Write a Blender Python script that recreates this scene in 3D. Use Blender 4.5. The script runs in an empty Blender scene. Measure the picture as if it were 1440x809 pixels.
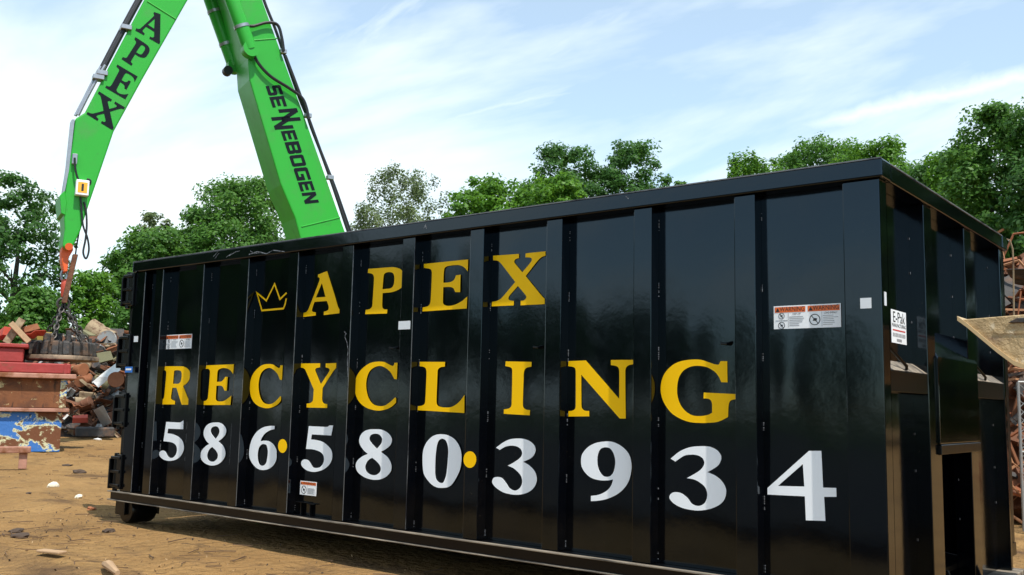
import bpy, bmesh, math, random
import numpy as np
from mathutils import Vector, Matrix
from mathutils.geometry import tessellate_polygon
random.seed(7); RNG = np.random.default_rng(7)
sc = bpy.context.scene
COL = sc.collection
R = math.radians

# ------------------------------------------------------------------ camera
FPX = 1355.6                                   # focal length in photograph pixels (1440 wide)
CAM = Vector((2.0897, -4.5768, 1.1017))
PITCH, ROLL, YAW = 0.1205, 0.0213, -0.6776
fw = Vector((math.sin(YAW)*math.cos(PITCH), math.cos(YAW)*math.cos(PITCH), math.sin(PITCH)))
rt0 = Vector((math.cos(YAW), -math.sin(YAW), 0)); up0 = rt0.cross(fw)
rt = math.cos(ROLL)*rt0 + math.sin(ROLL)*up0
up = -math.sin(ROLL)*rt0 + math.cos(ROLL)*up0
cd = bpy.data.cameras.new('camera'); cam = bpy.data.objects.new('camera', cd); COL.objects.link(cam)
cd.sensor_fit = 'HORIZONTAL'; cd.sensor_width = 36; cd.lens = FPX*36/1440
cd.clip_start = 0.05; cd.clip_end = 3000
cam.matrix_world = Matrix(((rt.x, up.x, -fw.x, CAM.x), (rt.y, up.y, -fw.y, CAM.y), (rt.z, up.z, -fw.z, CAM.z), (0, 0, 0, 1)))
sc.camera = cam

# ------------------------------------------------------------------ sky, sun, exposure
SUN_EL, SUN_AZ = R(59), R(109)                  # azimuth clockwise from +Y
w = bpy.data.worlds.new('World'); sc.world = w; w.use_nodes = True
nt = w.node_tree; nt.nodes.clear()
def N(t, tree=None, **k):
    n = (tree or nt).nodes.new(t)
    for a, b in k.items(): setattr(n, a, b)
    return n
def L(a, b, tree=None): (tree or nt).links.new(a, b)
out = N('ShaderNodeOutputWorld'); mixs = N('ShaderNodeMixShader')
bg1 = N('ShaderNodeBackground'); bg2 = N('ShaderNodeBackground')
sky = N('ShaderNodeTexSky', sky_type='NISHITA', sun_disc=False, sun_elevation=SUN_EL, sun_rotation=SUN_AZ, air_density=1.0, dust_density=0.3, ozone_density=1.0)
wbm = N('ShaderNodeMix', data_type='RGBA', blend_type='MULTIPLY'); wbm.inputs[0].default_value = 1.0; L(sky.outputs[0], wbm.inputs[6]); wbm.inputs[7].default_value = (0.84, 1.0, 0.99, 1); L(wbm.outputs[2], bg1.inputs[0]); bg1.inputs[1].default_value = 0.112
bg2.inputs[0].default_value = (0.90, 0.985, 1.0, 1); bg2.inputs[1].default_value = 0.645
tc = N('ShaderNodeTexCoord'); sep = N('ShaderNodeSeparateXYZ'); L(tc.outputs['Generated'], sep.inputs[0])
def M(op, a, b=None, c=None, clamp=False, tree=None):
    n = N('ShaderNodeMath', tree, operation=op, use_clamp=clamp)
    for i, v in enumerate((a, b, c)):
        if v is None: continue
        if isinstance(v, (int, float)): n.inputs[i].default_value = v
        else: L(v, n.inputs[i], tree)
    return n.outputs[0]
def pix_dir(x, y): return ((x-720)/FPX*rt - (y-404.5)/FPX*up + fw).normalized()
zz = M('ADD', M('MAXIMUM', sep.outputs[2], 0.0), 0.22)
comb = N('ShaderNodeCombineXYZ'); L(M('DIVIDE', sep.outputs[0], zz), comb.inputs[0]); L(M('DIVIDE', sep.outputs[1], zz), comb.inputs[1])
BANK = pix_dir(-500, 200)                        # a cloud bank thickens towards this side of the sky
vb = N('ShaderNodeVectorMath', operation='DOT_PRODUCT'); L(tc.outputs['Generated'], vb.inputs[0]); vb.inputs[1].default_value = BANK
bank = M('MULTIPLY', M('SUBTRACT', vb.outputs['Value'], 0.60), 0.13)
def cloud(rot, scale, sx, sy, detail, lo, hi, off=(0, 0, 0), dist=0.4):
    mp = N('ShaderNodeMapping'); mp.inputs['Rotation'].default_value = (0, 0, rot); mp.inputs['Scale'].default_value = (sx, sy, 1); mp.inputs['Location'].default_value = off
    L(comb.outputs[0], mp.inputs[0])
    nz = N('ShaderNodeTexNoise'); nz.inputs['Scale'].default_value = scale; nz.inputs['Detail'].default_value = detail; nz.inputs['Roughness'].default_value = 0.55; nz.inputs['Distortion'].default_value = dist
    L(mp.outputs[0], nz.inputs['Vector'])
    mr = N('ShaderNodeMapRange', interpolation_type='SMOOTHSTEP'); mr.inputs[1].default_value = lo; mr.inputs[2].default_value = hi
    L(M('ADD', nz.outputs[0], bank), mr.inputs[0]); return mr.outputs[0]
c1 = cloud(0.75, 0.7, 1.0, 1.7, 7, 0.30, 0.62, (3.1, 1.7, 0))
c2 = cloud(0.95, 2.2, 0.7, 2.6, 9, 0.45, 0.80, (0.4, 5.2, 0), 0.8)
def streak(p, q, width, x0, x1):
    a, b = pix_dir(*p), pix_dir(*q); n = a.cross(b).normalized()
    vd = N('ShaderNodeVectorMath', operation='DOT_PRODUCT'); L(tc.outputs['Generated'], vd.inputs[0]); vd.inputs[1].default_value = n
    nz = N('ShaderNodeTexNoise'); nz.inputs['Scale'].default_value = 9; nz.inputs['Detail'].default_value = 8; nz.inputs['Roughness'].default_value = 0.62
    L(tc.outputs['Generated'], nz.inputs['Vector'])
    d = M('ABSOLUTE', M('ADD', vd.outputs['Value'], M('MULTIPLY', M('SUBTRACT', nz.outputs[0], 0.5), width*2.2)))
    m = M('SUBTRACT', 1.0, M('DIVIDE', d, width), clamp=True)
    t = (b-a).normalized(); vt = N('ShaderNodeVectorMath', operation='DOT_PRODUCT'); L(tc.outputs['Generated'], vt.inputs[0]); vt.inputs[1].default_value = t
    ta, tb = pix_dir(*x0).dot(t), pix_dir(*x1).dot(t)
    r1 = N('ShaderNodeMapRange', interpolation_type='SMOOTHSTEP'); L(vt.outputs['Value'], r1.inputs[0]); r1.inputs[1].default_value = ta; r1.inputs[2].default_value = ta+0.12
    r2 = N('ShaderNodeMapRange', interpolation_type='SMOOTHSTEP'); L(vt.outputs['Value'], r2.inputs[0]); r2.inputs[1].default_value = tb; r2.inputs[2].default_value = tb-0.12
    return M('MULTIPLY', M('MULTIPLY', m, r1.outputs[0]), r2.outputs[0])
s1 = streak((490, 195), (780, 136), 0.009, (400, 215), (900, 108))
s2 = streak((1150, 172), (1440, 108), 0.020, (1040, 196), (1900, 10))
cl = M('MAXIMUM', M('MULTIPLY', c1, 0.92), M('MULTIPLY', c2, 0.62))
cl = M('MAXIMUM', cl, M('MAXIMUM', M('MULTIPLY', s1, 0.55), M('MULTIPLY', s2, 0.85)))
cl = M('MAXIMUM', cl, 0.30)                      # thin high veil everywhere
L(cl, mixs.inputs[0]); L(bg1.outputs[0], mixs.inputs[1]); L(bg2.outputs[0], mixs.inputs[2]); L(mixs.outputs[0], out.inputs[0])
sd = bpy.data.lights.new('sun', 'SUN'); sd.energy = 2.55; sd.angle = R(0.55); sd.color = (1.0, 0.95, 0.87)
sun = bpy.data.objects.new('sun', sd); COL.objects.link(sun)
SV = Vector((math.sin(SUN_AZ)*math.cos(SUN_EL), math.cos(SUN_AZ)*math.cos(SUN_EL), math.sin(SUN_EL)))
sun.rotation_euler = SV.to_track_quat('Z', 'Y').to_euler(); sun.location = (20, 0, 40)
sc.view_settings.view_transform = 'Standard'; sc.view_settings.look = 'None'
sc.view_settings.exposure = 1.0; sc.view_settings.gamma = 1.0; sc.view_settings.use_curve_mapping = False
sc.cycles.use_denoising = True; sc.cycles.max_bounces = 6; sc.cycles.transparent_max_bounces = 4
sc.cycles.sample_clamp_indirect = 6

# ------------------------------------------------------------------ helpers
def ray(x, y): return (x-720)/FPX*rt - (y-404.5)/FPX*up + fw
def at_depth(x, y, D): return CAM + ray(x, y)*D
def at_y(x, y, Y): d = ray(x, y); return CAM + d*((Y-CAM.y)/d.y)
def on_ground(x, D, y=500):                     # ground point below the image column x at distance D
    d = ray(x, y); p = CAM + d*D; return Vector((p.x, p.y, 0.0))
def top_z(y, x, D): return (CAM + ray(x, y)*D).z
class MB:
    def __init__(s): s.v = []; s.f = []
    def add(s, vs, fs):
        o = len(s.v); s.v += [tuple(v) for v in vs]; s.f += [tuple(i+o for i in f) for f in fs]; return s
    def box(s, x0, x1, y0, y1, z0, z1):
        return s.add([(x0,y0,z0),(x1,y0,z0),(x1,y1,z0),(x0,y1,z0),(x0,y0,z1),(x1,y0,z1),(x1,y1,z1),(x0,y1,z1)],
                     [(0,3,2,1),(4,5,6,7),(0,1,5,4),(1,2,6,5),(2,3,7,6),(3,0,4,7)])
    def obox(s, c, ax, ay, az):                 # oriented box, half-axis vectors
        c, ax, ay, az = map(Vector, (c, ax, ay, az))
        vs = [c+i*ax+j*ay+k*az for k in (-1,1) for (i,j) in ((-1,-1),(1,-1),(1,1),(-1,1))]
        return s.add(vs, [(0,3,2,1),(4,5,6,7),(0,1,5,4),(1,2,6,5),(2,3,7,6),(3,0,4,7)])
    def tube(s, pts, rad, n=8, caps=True):
        pts = [Vector(p) for p in pts]; rr = rad if isinstance(rad, (list, tuple)) else [rad]*len(pts)
        vs = []; u = None
        for i, p in enumerate(pts):
            t = (pts[min(i+1, len(pts)-1)]-pts[max(i-1, 0)]).normalized()
            if u is None: u = t.orthogonal().normalized()
            u = (u - t*u.dot(t)); u = u.normalized() if u.length > 1e-6 else t.orthogonal().normalized()
            v = t.cross(u)
            for k in range(n):
                a = 2*math.pi*k/n; vs.append(p + rr[i]*(math.cos(a)*u+math.sin(a)*v))
        fs = []
        for i in range(len(pts)-1):
            for k in range(n):
                a, b = i*n+k, i*n+(k+1) % n; fs.append((a, b, b+n, a+n))
        if caps: fs += [tuple(range(n-1, -1, -1)), tuple(range((len(pts)-1)*n, len(pts)*n))]
        return s.add(vs, fs)
    def prism(s, poly, vec, holes=()):          # polygon (3D points, planar) extruded along vec
        loops = [[Vector(p) for p in poly]]+[[Vector(p) for p in h] for h in holes]
        tri = tessellate_polygon(loops); flat = [p for l in loops for p in l]; n = len(flat); vec = Vector(vec)
        fs = [tuple(t) for t in tri]+[tuple(i+n for i in reversed(t)) for t in tri]
        o = 0
        for l in loops:
            m = len(l)
            for i in range(m): a, b = o+i, o+(i+1) % m; fs.append((a, b, b+n, a+n))
            o += m
        return s.add(flat+[p+vec for p in flat], fs)
    def sheet(s, poly, holes=()):
        loops = [[Vector(p) for p in poly]]+[[Vector(p) for p in h] for h in holes]
        tri = tessellate_polygon(loops); return s.add([p for l in loops for p in l], [tuple(t) for t in tri])
    def lathe(s, prof, axis_o, axis_d, n=24):
        d = Vector(axis_d).normalized(); u = d.orthogonal().normalized(); v = d.cross(u); o = Vector(axis_o); vs = []
        for (r, h) in prof:
            for k in range(n): a = 2*math.pi*k/n; vs.append(o+d*h+r*(math.cos(a)*u+math.sin(a)*v))
        fs = []
        for i in range(len(prof)-1):
            for k in range(n): a, b = i*n+k, i*n+(k+1) % n; fs.append((a, b, b+n, a+n))
        fs += [tuple(range(n-1, -1, -1)), tuple(range((len(prof)-1)*n, len(prof)*n))]
        return s.add(vs, fs)
    def build(s, name, mat, parent=None, bevel=0, smooth=False, seg=1):
        me = bpy.data.meshes.new(name); me.from_pydata(s.v, [], s.f)
        bm = bmesh.new(); bm.from_mesh(me); bmesh.ops.recalc_face_normals(bm, faces=bm.faces); bm.to_mesh(me); bm.free()
        me.materials.append(mat); o = bpy.data.objects.new(name, me); COL.objects.link(o)
        if parent is not None:
            o.parent = parent; o.matrix_parent_inverse = Matrix.Translation(-root_pos(parent))
        if smooth:
            for p in me.polygons: p.use_smooth = True
            me.set_sharp_from_angle(angle=R(40))
        if bevel:
            m = o.modifiers.new('bevel', 'BEVEL'); m.width = bevel; m.segments = seg; m.limit_method = 'ANGLE'; m.angle_limit = R(40)
        return o
def root_pos(o): return o.location.copy() if o.type == 'EMPTY' else Vector((0, 0, 0))   # mesh parents stand at the world origin
def tag(o, label, cat, group=None, kind=None):
    if label: o['label'] = label
    if cat: o['category'] = cat
    if group: o['group'] = group
    if kind: o['kind'] = kind
    return o
def thing(name, label, cat, loc, group=None):
    o = bpy.data.objects.new(name, None); COL.objects.link(o); o.location = loc; o.empty_display_size = 0.2
    bpy.context.view_layer.update()
    return tag(o, label, cat, group)

# ------------------------------------------------------------------ materials
def mat(name, col, rough=0.6, metal=0.0, spec=0.5, coat=0.0, var=None, bump=None, mixes=()):
    """col base; var=(scale, amount) value noise; bump=(scale, strength, dist); mixes=[(col, scale, lo, hi, rough)] noise-shaped patches"""
    m = bpy.data.materials.new(name); m.use_nodes = True; t = m.node_tree; b = t.nodes['Principled BSDF']
    b.inputs['Roughness'].default_value = rough; b.inputs['Metallic'].default_value = metal; b.inputs['Specular IOR Level'].default_value = spec
    b.inputs['Coat Weight'].default_value = coat; b.inputs['Coat Roughness'].default_value = 0.05
    tcn = N('ShaderNodeTexCoord', t); src = tcn.outputs['Object']
    rgb = N('ShaderNodeRGB', t); rgb.outputs[0].default_value = (*col, 1); c = rgb.outputs[0]; rr = None
    def noise(scale, det=6, rgh=0.6, dist=0.0, st=None):
        nz = N('ShaderNodeTexNoise', t); nz.inputs['Scale'].default_value = scale; nz.inputs['Detail'].default_value = det; nz.inputs['Roughness'].default_value = rgh; nz.inputs['Distortion'].default_value = dist
        v = src
        if st:
            mp = N('ShaderNodeMapping', t); mp.inputs['Scale'].default_value = st; L(src, mp.inputs[0], t); v = mp.outputs[0]
        L(v, nz.inputs['Vector'], t); return nz.outputs[0]
    for k in mixes:
        mc, ms, lo, hi, mr_ = k[:5]; st = k[5] if len(k) > 5 else None
        r_ = N('ShaderNodeMapRange', t); r_.inputs[1].default_value = lo; r_.inputs[2].default_value = hi
        L(noise(ms, 8, 0.65, 0.3, st), r_.inputs[0], t)
        mx = N('ShaderNodeMix', t, data_type='RGBA'); L(r_.outputs[0], mx.inputs[0], t); L(c, mx.inputs[6], t); mx.inputs[7].default_value = (*mc, 1); c = mx.outputs[2]
        fm = N('ShaderNodeMix', t, data_type='FLOAT'); L(r_.outputs[0], fm.inputs[0], t)
        if rr is None: fm.inputs[2].default_value = rough
        else: L(rr, fm.inputs[2], t)
        fm.inputs[3].default_value = mr_; rr = fm.outputs[0]
    if var:
        hs = N('ShaderNodeHueSaturation', t); L(c, hs.inputs['Color'], t)
        L(M('ADD', M('MULTIPLY', M('SUBTRACT', noise(var[0]), 0.5, tree=t), 2*var[1], tree=t), 1.0, tree=t), hs.inputs['Value'], t); c = hs.outputs[0]
    L(c, b.inputs['Base Color'], t)
    if rr is not None: L(rr, b.inputs['Roughness'], t)
    if bump:
        bp = N('ShaderNodeBump', t); bp.inputs['Strength'].default_value = bump[1]; bp.inputs['Distance'].default_value = bump[2]
        L(noise(bump[0], 5), bp.inputs['Height'], t); L(bp.outputs[0], b.inputs['Normal'], t)
    return m
def leaf_mat(name, col, col2, trans=0.45):
    m = bpy.data.materials.new(name); m.use_nodes = True; t = m.node_tree; b = t.nodes['Principled BSDF']; o = t.nodes['Material Output']
    g = N('ShaderNodeNewGeometry', t); tcn = N('ShaderNodeTexCoord', t)
    nz = N('ShaderNodeTexNoise', t); nz.inputs['Scale'].default_value = 0.55; nz.inputs['Detail'].default_value = 3; L(tcn.outputs['Object'], nz.inputs['Vector'], t)
    f = M('ADD', M('MULTIPLY', g.outputs['Random Per Island'], 0.6, tree=t), M('MULTIPLY', M('SUBTRACT', nz.outputs[0], 0.3, tree=t), 1.0, tree=t), clamp=True, tree=t)
    mx = N('ShaderNodeMix', t, data_type='RGBA'); L(f, mx.inputs[0], t); mx.inputs[6].default_value = (*col, 1); mx.inputs[7].default_value = (*col2, 1)
    L(mx.outputs[2], b.inputs['Base Color'], t); b.inputs['Roughness'].default_value = 0.5; b.inputs['Specular IOR Level'].default_value = 0.35
    tr = N('ShaderNodeBsdfTranslucent', t)
    hs = N('ShaderNodeHueSaturation', t); L(mx.outputs[2], hs.inputs['Color'], t); hs.inputs['Hue'].default_value = 0.49; hs.inputs['Value'].default_value = 1.5; L(hs.outputs[0], tr.inputs[0], t)
    ms = N('ShaderNodeMixShader', t); ms.inputs[0].default_value = trans; L(b.outputs[0], ms.inputs[1], t); L(tr.outputs[0], ms.inputs[2], t); L(ms.outputs[0], o.inputs[0], t)
    return m
BLACK = mat('black_gloss_paint', (0.0009, 0.0012, 0.0022), 0.095, spec=0.52, bump=(2.2, 0.07, 0.02), mixes=[((0.0012, 0.0015, 0.0025), 5, 0.5, 0.75, 0.14)])
def dusty(m):                                   # fine dust settled on the lower paint and specks of dirt
    t = m.node_tree; b = t.nodes['Principled BSDF']; lk = b.inputs['Base Color'].links[0].from_socket
    tcn = N('ShaderNodeTexCoord', t); vo = N('ShaderNodeTexVoronoi', t); vo.inputs['Scale'].default_value = 26; L(tcn.outputs['Object'], vo.inputs['Vector'], t)
    nz = N('ShaderNodeTexNoise', t); nz.inputs['Scale'].default_value = 3; nz.inputs['Detail'].default_value = 9; nz.inputs['Roughness'].default_value = 0.7; L(tcn.outputs['Object'], nz.inputs['Vector'], t)
    sp = N('ShaderNodeSeparateXYZ', t); L(tcn.outputs['Object'], sp.inputs[0], t)
    low = N('ShaderNodeMapRange', t); L(sp.outputs[2], low.inputs[0], t); low.inputs[1].default_value = 0.95; low.inputs[2].default_value = 0.25
    r1 = N('ShaderNodeMapRange', t); L(vo.outputs['Distance'], r1.inputs[0], t); r1.inputs[1].default_value = 0.10; r1.inputs[2].default_value = 0.02
    r2 = N('ShaderNodeMapRange', t); L(nz.outputs[0], r2.inputs[0], t); r2.inputs[1].default_value = 0.45; r2.inputs[2].default_value = 0.85
    f = M('ADD', M('MULTIPLY', M('MULTIPLY', r1.outputs[0], r2.outputs[0], tree=t), 0.30, tree=t), M('MULTIPLY', M('MULTIPLY', low.outputs[0], r2.outputs[0], tree=t), 0.022, tree=t), clamp=True, tree=t)
    mx = N('ShaderNodeMix', t, data_type='RGBA'); L(f, mx.inputs[0], t); L(lk, mx.inputs[6], t); mx.inputs[7].default_value = (0.30, 0.23, 0.15, 1); L(mx.outputs[2], b.inputs['Base Color'], t)
dusty(BLACK)
BLACK.node_tree.nodes['Principled BSDF'].inputs['Specular Tint'].default_value = (0.68, 0.86, 1.0, 1)
BLACK.node_tree.nodes['Principled BSDF'].inputs['Specular IOR Level'].default_value = 0.56
BLACK2 = mat('black_frame_paint', (0.0016, 0.0018, 0.0025), 0.28, spec=0.28, bump=(6, 0.12, 0.01), mixes=[((0.05, 0.04, 0.03), 7, 0.7, 0.95, 0.6)])
DUSTTOP = mat('dusty_sill_paint', (0.03, 0.027, 0.024), 0.5, mixes=[((0.30, 0.25, 0.19), 4, 0.36, 0.62, 0.8, (0.6, 6, 6))])
YELLOW = mat('yellow_vinyl', (0.95, 0.54, 0.002), 0.40, spec=0.15, bump=(3, 0.06, 0.01))
WHITE = mat('white_vinyl', (0.87, 0.90, 0.93), 0.36, spec=0.35, bump=(3, 0.06, 0.01))
LABEL = mat('label_white', (0.86, 0.87, 0.88), 0.4)
ORANGE = mat('label_orange', (0.75, 0.14, 0.02), 0.4)
INK = mat('label_ink', (0.012, 0.012, 0.014), 0.5)
GREYINK = mat('label_grey_ink', (0.28, 0.28, 0.29), 0.5)
REDINK = mat('label_red_ink', (0.55, 0.05, 0.04), 0.5)
REFL = mat('reflector_silver', (0.70, 0.72, 0.74), 0.35)
BLUE = mat('blue_tag', (0.02, 0.16, 0.55), 0.4)
WELD = mat('weld_steel', (0.16, 0.16, 0.17), 0.45, 0.5, bump=(120, 0.8, 0.004))
GREEN = mat('machine_green_paint', (0.027, 0.37, 0.030), 0.36, spec=0.4, bump=(1.5, 0.08, 0.02), var=(0.8, 0.05), mixes=[((0.055, 0.30, 0.05), 1.1, 0.52, 0.75, 0.5), ((0.035, 0.24, 0.035), 3.0, 0.60, 0.78, 0.5), ((0.02, 0.10, 0.02), 5.0, 0.72, 0.80, 0.6, (1, 1, .25))])
DKHOSE = mat('black_rubber', (0.012, 0.012, 0.014), 0.5)
STEEL = mat('bare_steel', (0.36, 0.37, 0.39), 0.4, 0.8, var=(12, 0.25))
ORNG = mat('orange_paint', (0.70, 0.11, 0.02), 0.5, mixes=[((0.16, 0.06, 0.03), 6, 0.55, 0.7, 0.8)])
MAGN = mat('magnet_steel', (0.05, 0.046, 0.043), 0.6, 0.3, bump=(14, 0.5, 0.03), mixes=[((0.17, 0.10, 0.06), 4, 0.5, 0.7, 0.85)])
CHAIN = mat('chain_steel', (0.06, 0.055, 0.05), 0.5, 0.6)
RUST = mat('rust', (0.15, 0.06, 0.028), 0.85, bump=(18, 0.6, 0.03), var=(5, 0.35), mixes=[((0.09, 0.04, 0.025), 7, 0.5, 0.65, 0.9)])
RUSTO = mat('rust_orange', (0.24, 0.085, 0.033), 0.85, bump=(18, 0.5, 0.02), var=(4, 0.35))
RUSTRED = mat('red_paint_weathered', (0.32, 0.035, 0.03), 0.6, bump=(5, 0.5, 0.03), var=(3, 0.25), mixes=[((0.17, 0.07, 0.035), 4, 0.58, 0.72, 0.85)])
BLUEWALL = mat('blue_paint_flaking', (0.035, 0.15, 0.44), 0.6, bump=(16, 0.5, 0.02), mixes=[((0.62, 0.60, 0.36), 1.9, 0.47, 0.49, 0.6, (1, 1, 1.3)), ((0.15, 0.055, 0.022), 1.9, 0.50, 0.535, 0.9, (1, 1, 1.3)), ((0.02, 0.012, 0.01), 5, 0.62, 0.66, 0.9, (1.5, 1.5, 0.5))])
CREAMWALL = mat('cream_paint_flaking', (0.19, 0.07, 0.025), 0.85, bump=(16, 0.5, 0.02), var=(3, 0.3), mixes=[((0.60, 0.50, 0.24), 4.6, 0.57, 0.62, 0.6), ((0.07, 0.03, 0.018), 2.0, 0.5, 0.7, 0.9), ((0.03, 0.018, 0.012), 6, 0.57, 0.66, 0.9, (1.4, 1.4, 0.35))])
RIMRUST = mat('rim_rust_pink', (0.40, 0.20, 0.14), 0.8, bump=(14, 0.5, 0.02), var=(4, 0.3), mixes=[((0.20, 0.075, 0.03), 3, 0.5, 0.65, 0.9)])
WOOD = mat('weathered_wood', (0.42, 0.27, 0.15), 0.8, var=(9, 0.3), bump=(25, 0.4, 0.01))
GREYM = mat('grey_scrap', (0.30, 0.30, 0.29), 0.55, 0.4, var=(5, 0.3), mixes=[((0.24, 0.11, 0.05), 5, 0.55, 0.7, 0.85)])
DARKM = mat('dark_scrap', (0.035, 0.033, 0.032), 0.7, var=(5, 0.4), bump=(10, 0.4, 0.03), mixes=[((0.14, 0.08, 0.05), 5, 0.5, 0.7, 0.85)])
TANM = mat('tan_scrap', (0.30, 0.22, 0.13), 0.75, var=(5, 0.4), mixes=[((0.12, 0.06, 0.035), 6, .5, .65, .9)])
WHITEM = mat('white_scrap', (0.70, 0.70, 0.68), 0.5, var=(4, 0.15))
REDM = mat('red_scrap', (0.45, 0.06, 0.03), 0.6, var=(4, 0.3))
BRASS = mat('olive_scrap', (0.18, 0.17, 0.09), 0.7, var=(4, 0.3))
TIRE = mat('tyre_rubber', (0.02, 0.02, 0.02), 0.8, bump=(8, 0.3, 0.02))
GLASS = mat('cab_glass', (0.02, 0.025, 0.03), 0.05, spec=0.8)
LOADER = mat('worn_tan_loader_paint', (0.46, 0.32, 0.16), 0.65, bump=(22, 0.8, 0.02), var=(6, 0.3), mixes=[((0.26, 0.17, 0.10), 5, 0.52, 0.66, 0.85), ((0.62, 0.52, 0.36), 14, 0.58, 0.7, 0.8)])
LOADEDGE = mat('polished_tan_edge', (0.58, 0.40, 0.20), 0.45, 0.2, var=(8, 0.2))
BARK = mat('bark', (0.075, 0.06, 0.045), 0.9, bump=(9, 0.8, 0.05), var=(4, 0.3))
LEAF_A = leaf_mat('leaf_mid', (0.040, 0.110, 0.020), (0.115, 0.27, 0.036))
LEAF_B = leaf_mat('leaf_dark', (0.028, 0.085, 0.020), (0.080, 0.205, 0.034))
LEAF_C = leaf_mat('leaf_pale', (0.060, 0.105, 0.038), (0.175, 0.23, 0.085), 0.3)
LEAF_D = leaf_mat('leaf_bright', (0.045, 0.130, 0.015), (0.145, 0.32, 0.028))

# ------------------------------------------------------------------ ground
def fbm(x, y, seed, octs=5, f0=0.25):
    r = np.random.default_rng(seed); o = np.zeros_like(x); a = 1.0
    for k in range(octs):
        for j in range(5):
            th = r.uniform(0, 2*math.pi); ph = r.uniform(0, 6.28); f = f0*(2**k)*r.uniform(0.7, 1.3)
            o += a*np.sin((x*math.cos(th)+y*math.sin(th))*f*6.283+ph)/5
        a *= 0.52
    return o
def hground(x, y):
    h = 0.030*fbm(x, y, 11, 5, 0.18) + 0.016*fbm(x, y, 5, 4, 1.1) + 0.007*fbm(x, y, 9, 2, 3.2)
    for (cx, cy, rx, ry, hh) in BUMPS: h = h + hh*np.exp(-(((x-cx)/rx)**2+((y-cy)/ry)**2))
    for yr in (-1.35, -3.0):                     # shallow wheel ruts
        yy = y-(yr+0.25*np.sin(x*0.35)); h = h - 0.035*np.exp(-(yy/0.22)**2) + 0.022*np.exp(-((np.abs(yy)-0.36)/0.12)**2)
    inside = (x > -6.6) & (x < 1.2) & (y > -0.25) & (y < 2.9)
    return np.where(inside, h*0.35, h) - 0.012
_g = [on_ground(110, 9.8), on_ground(30, 10.4), on_ground(160, 8.6), on_ground(120, 16), on_ground(70, 12.8), on_ground(330, 7.8)]
BUMPS = [(_g[0].x, _g[0].y, .5, .35, .05), (_g[1].x, _g[1].y, .8, .4, .06), (_g[2].x, _g[2].y, .6, .3, .04), (_g[3].x, _g[3].y, 1.2, .5, .07), (_g[4].x, _g[4].y, 1.0, .4, .05), (_g[5].x, _g[5].y, .6, .3, .03)]
def axis(lo, hi, step, far):
    a = list(np.arange(lo, hi+1e-6, step)); s = step; x = hi
    while x < far: s *= 1.35; x += s; a.append(x)
    s = step; x = lo
    while x > -far: s *= 1.35; x -= s; a.insert(0, x)
    return np.array(a)
gx, gy = axis(-19, 5, 0.09, 900), axis(-5.5, 6.5, 0.09, 900)
GX, GY = np.meshgrid(gx, gy); fade = np.exp(-(np.hypot(GX+5, GY)/60)**2); GZ = hground(GX, GY)*fade
def grid_mesh(name, X, Y, Z, m):
    ny, nx = X.shape; me = bpy.data.meshes.new(name); v = np.stack([X, Y, Z], -1).reshape(-1, 3).astype(np.float32)
    i = np.arange(ny*nx).reshape(ny, nx); q = np.stack([i[:-1, :-1], i[:-1, 1:], i[1:, 1:], i[1:, :-1]], -1).reshape(-1, 4)
    quick_mesh(me, v, q); me.materials.append(m); o = bpy.data.objects.new(name, me); COL.objects.link(o)
    me.polygons.foreach_set('use_smooth', np.ones(len(q), bool)); return o
def quick_mesh(me, v, q):
    me.vertices.add(len(v)); me.vertices.foreach_set('co', v.ravel().astype(np.float32))
    me.loops.add(q.size); me.loops.foreach_set('vertex_index', q.ravel().astype(np.int32))
    me.polygons.add(len(q)); me.polygons.foreach_set('loop_start', np.arange(0, q.size, q.shape[1], dtype=np.int32))
    me.update(calc_edges=True)
DIRT = mat('sandy_dirt', (0.305, 0.176, 0.069), 0.95, spec=0.12, bump=(11, 1.0, 0.10), var=(1.3, 0.38),
           mixes=[((0.37, 0.225, 0.092), 0.5, 0.45, 0.7, 0.95), ((0.135, 0.08, 0.042), 0.8, 0.53, 0.68, 0.95, (1, 2.2, 1)), ((0.10, 0.065, 0.038), 2.6, 0.62, 0.72, 0.95), ((0.10, 0.065, 0.04), 16, 0.62, 0.72, 0.95), ((0.55, 0.42, 0.27), 30, 0.66, 0.76, 0.9)])
tag(grid_mesh('ground', GX, GY, GZ, DIRT), None, None, kind='structure')
def gz(x, y): return float(hground(np.array([float(x)]), np.array([float(y)]))[0])

# ------------------------------------------------------------------ lettering
def catmull(pts):                               # pts: (x, y, smooth) closed loop, corners break the tangent
    n = len(pts); o = []
    for i in range(n):
        p0, p1, p2, p3 = (pts[(i+k-1) % n] for k in range(4))
        o.append((p1[0], p1[1]))
        if not (p1[2] or p2[2]): continue
        m1 = ((p2[0]-p0[0])/2, (p2[1]-p0[1])/2) if p1[2] else (p2[0]-p1[0], p2[1]-p1[1])
        m2 = ((p3[0]-p1[0])/2, (p3[1]-p1[1])/2) if p2[2] else (p2[0]-p1[0], p2[1]-p1[1])
        d = math.hypot(p2[0]-p1[0], p2[1]-p1[1])
        for mm in (0, 1):
            m = (m1, m2)[mm]; l = math.hypot(*m)
            if l > d: m = (m[0]*d/l, m[1]*d/l)
            if mm == 0: m1 = m
            else: m2 = m
        for t in (0.25, 0.5, 0.75):
            a, b, c, e = 2*t**3-3*t*t+1, t**3-2*t*t+t, -2*t**3+3*t*t, t**3-t*t
            o.append((a*p1[0]+b*m1[0]+c*p2[0]+e*m2[0], a*p1[1]+b*m1[1]+c*p2[1]+e*m2[1]))
    return o
def parse(s):
    r = []
    for k in s.split():
        sm = k.endswith('s'); x, y = k.rstrip('s').split(','); r.append((float(x), float(y), sm))
    return catmull(r)
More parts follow.
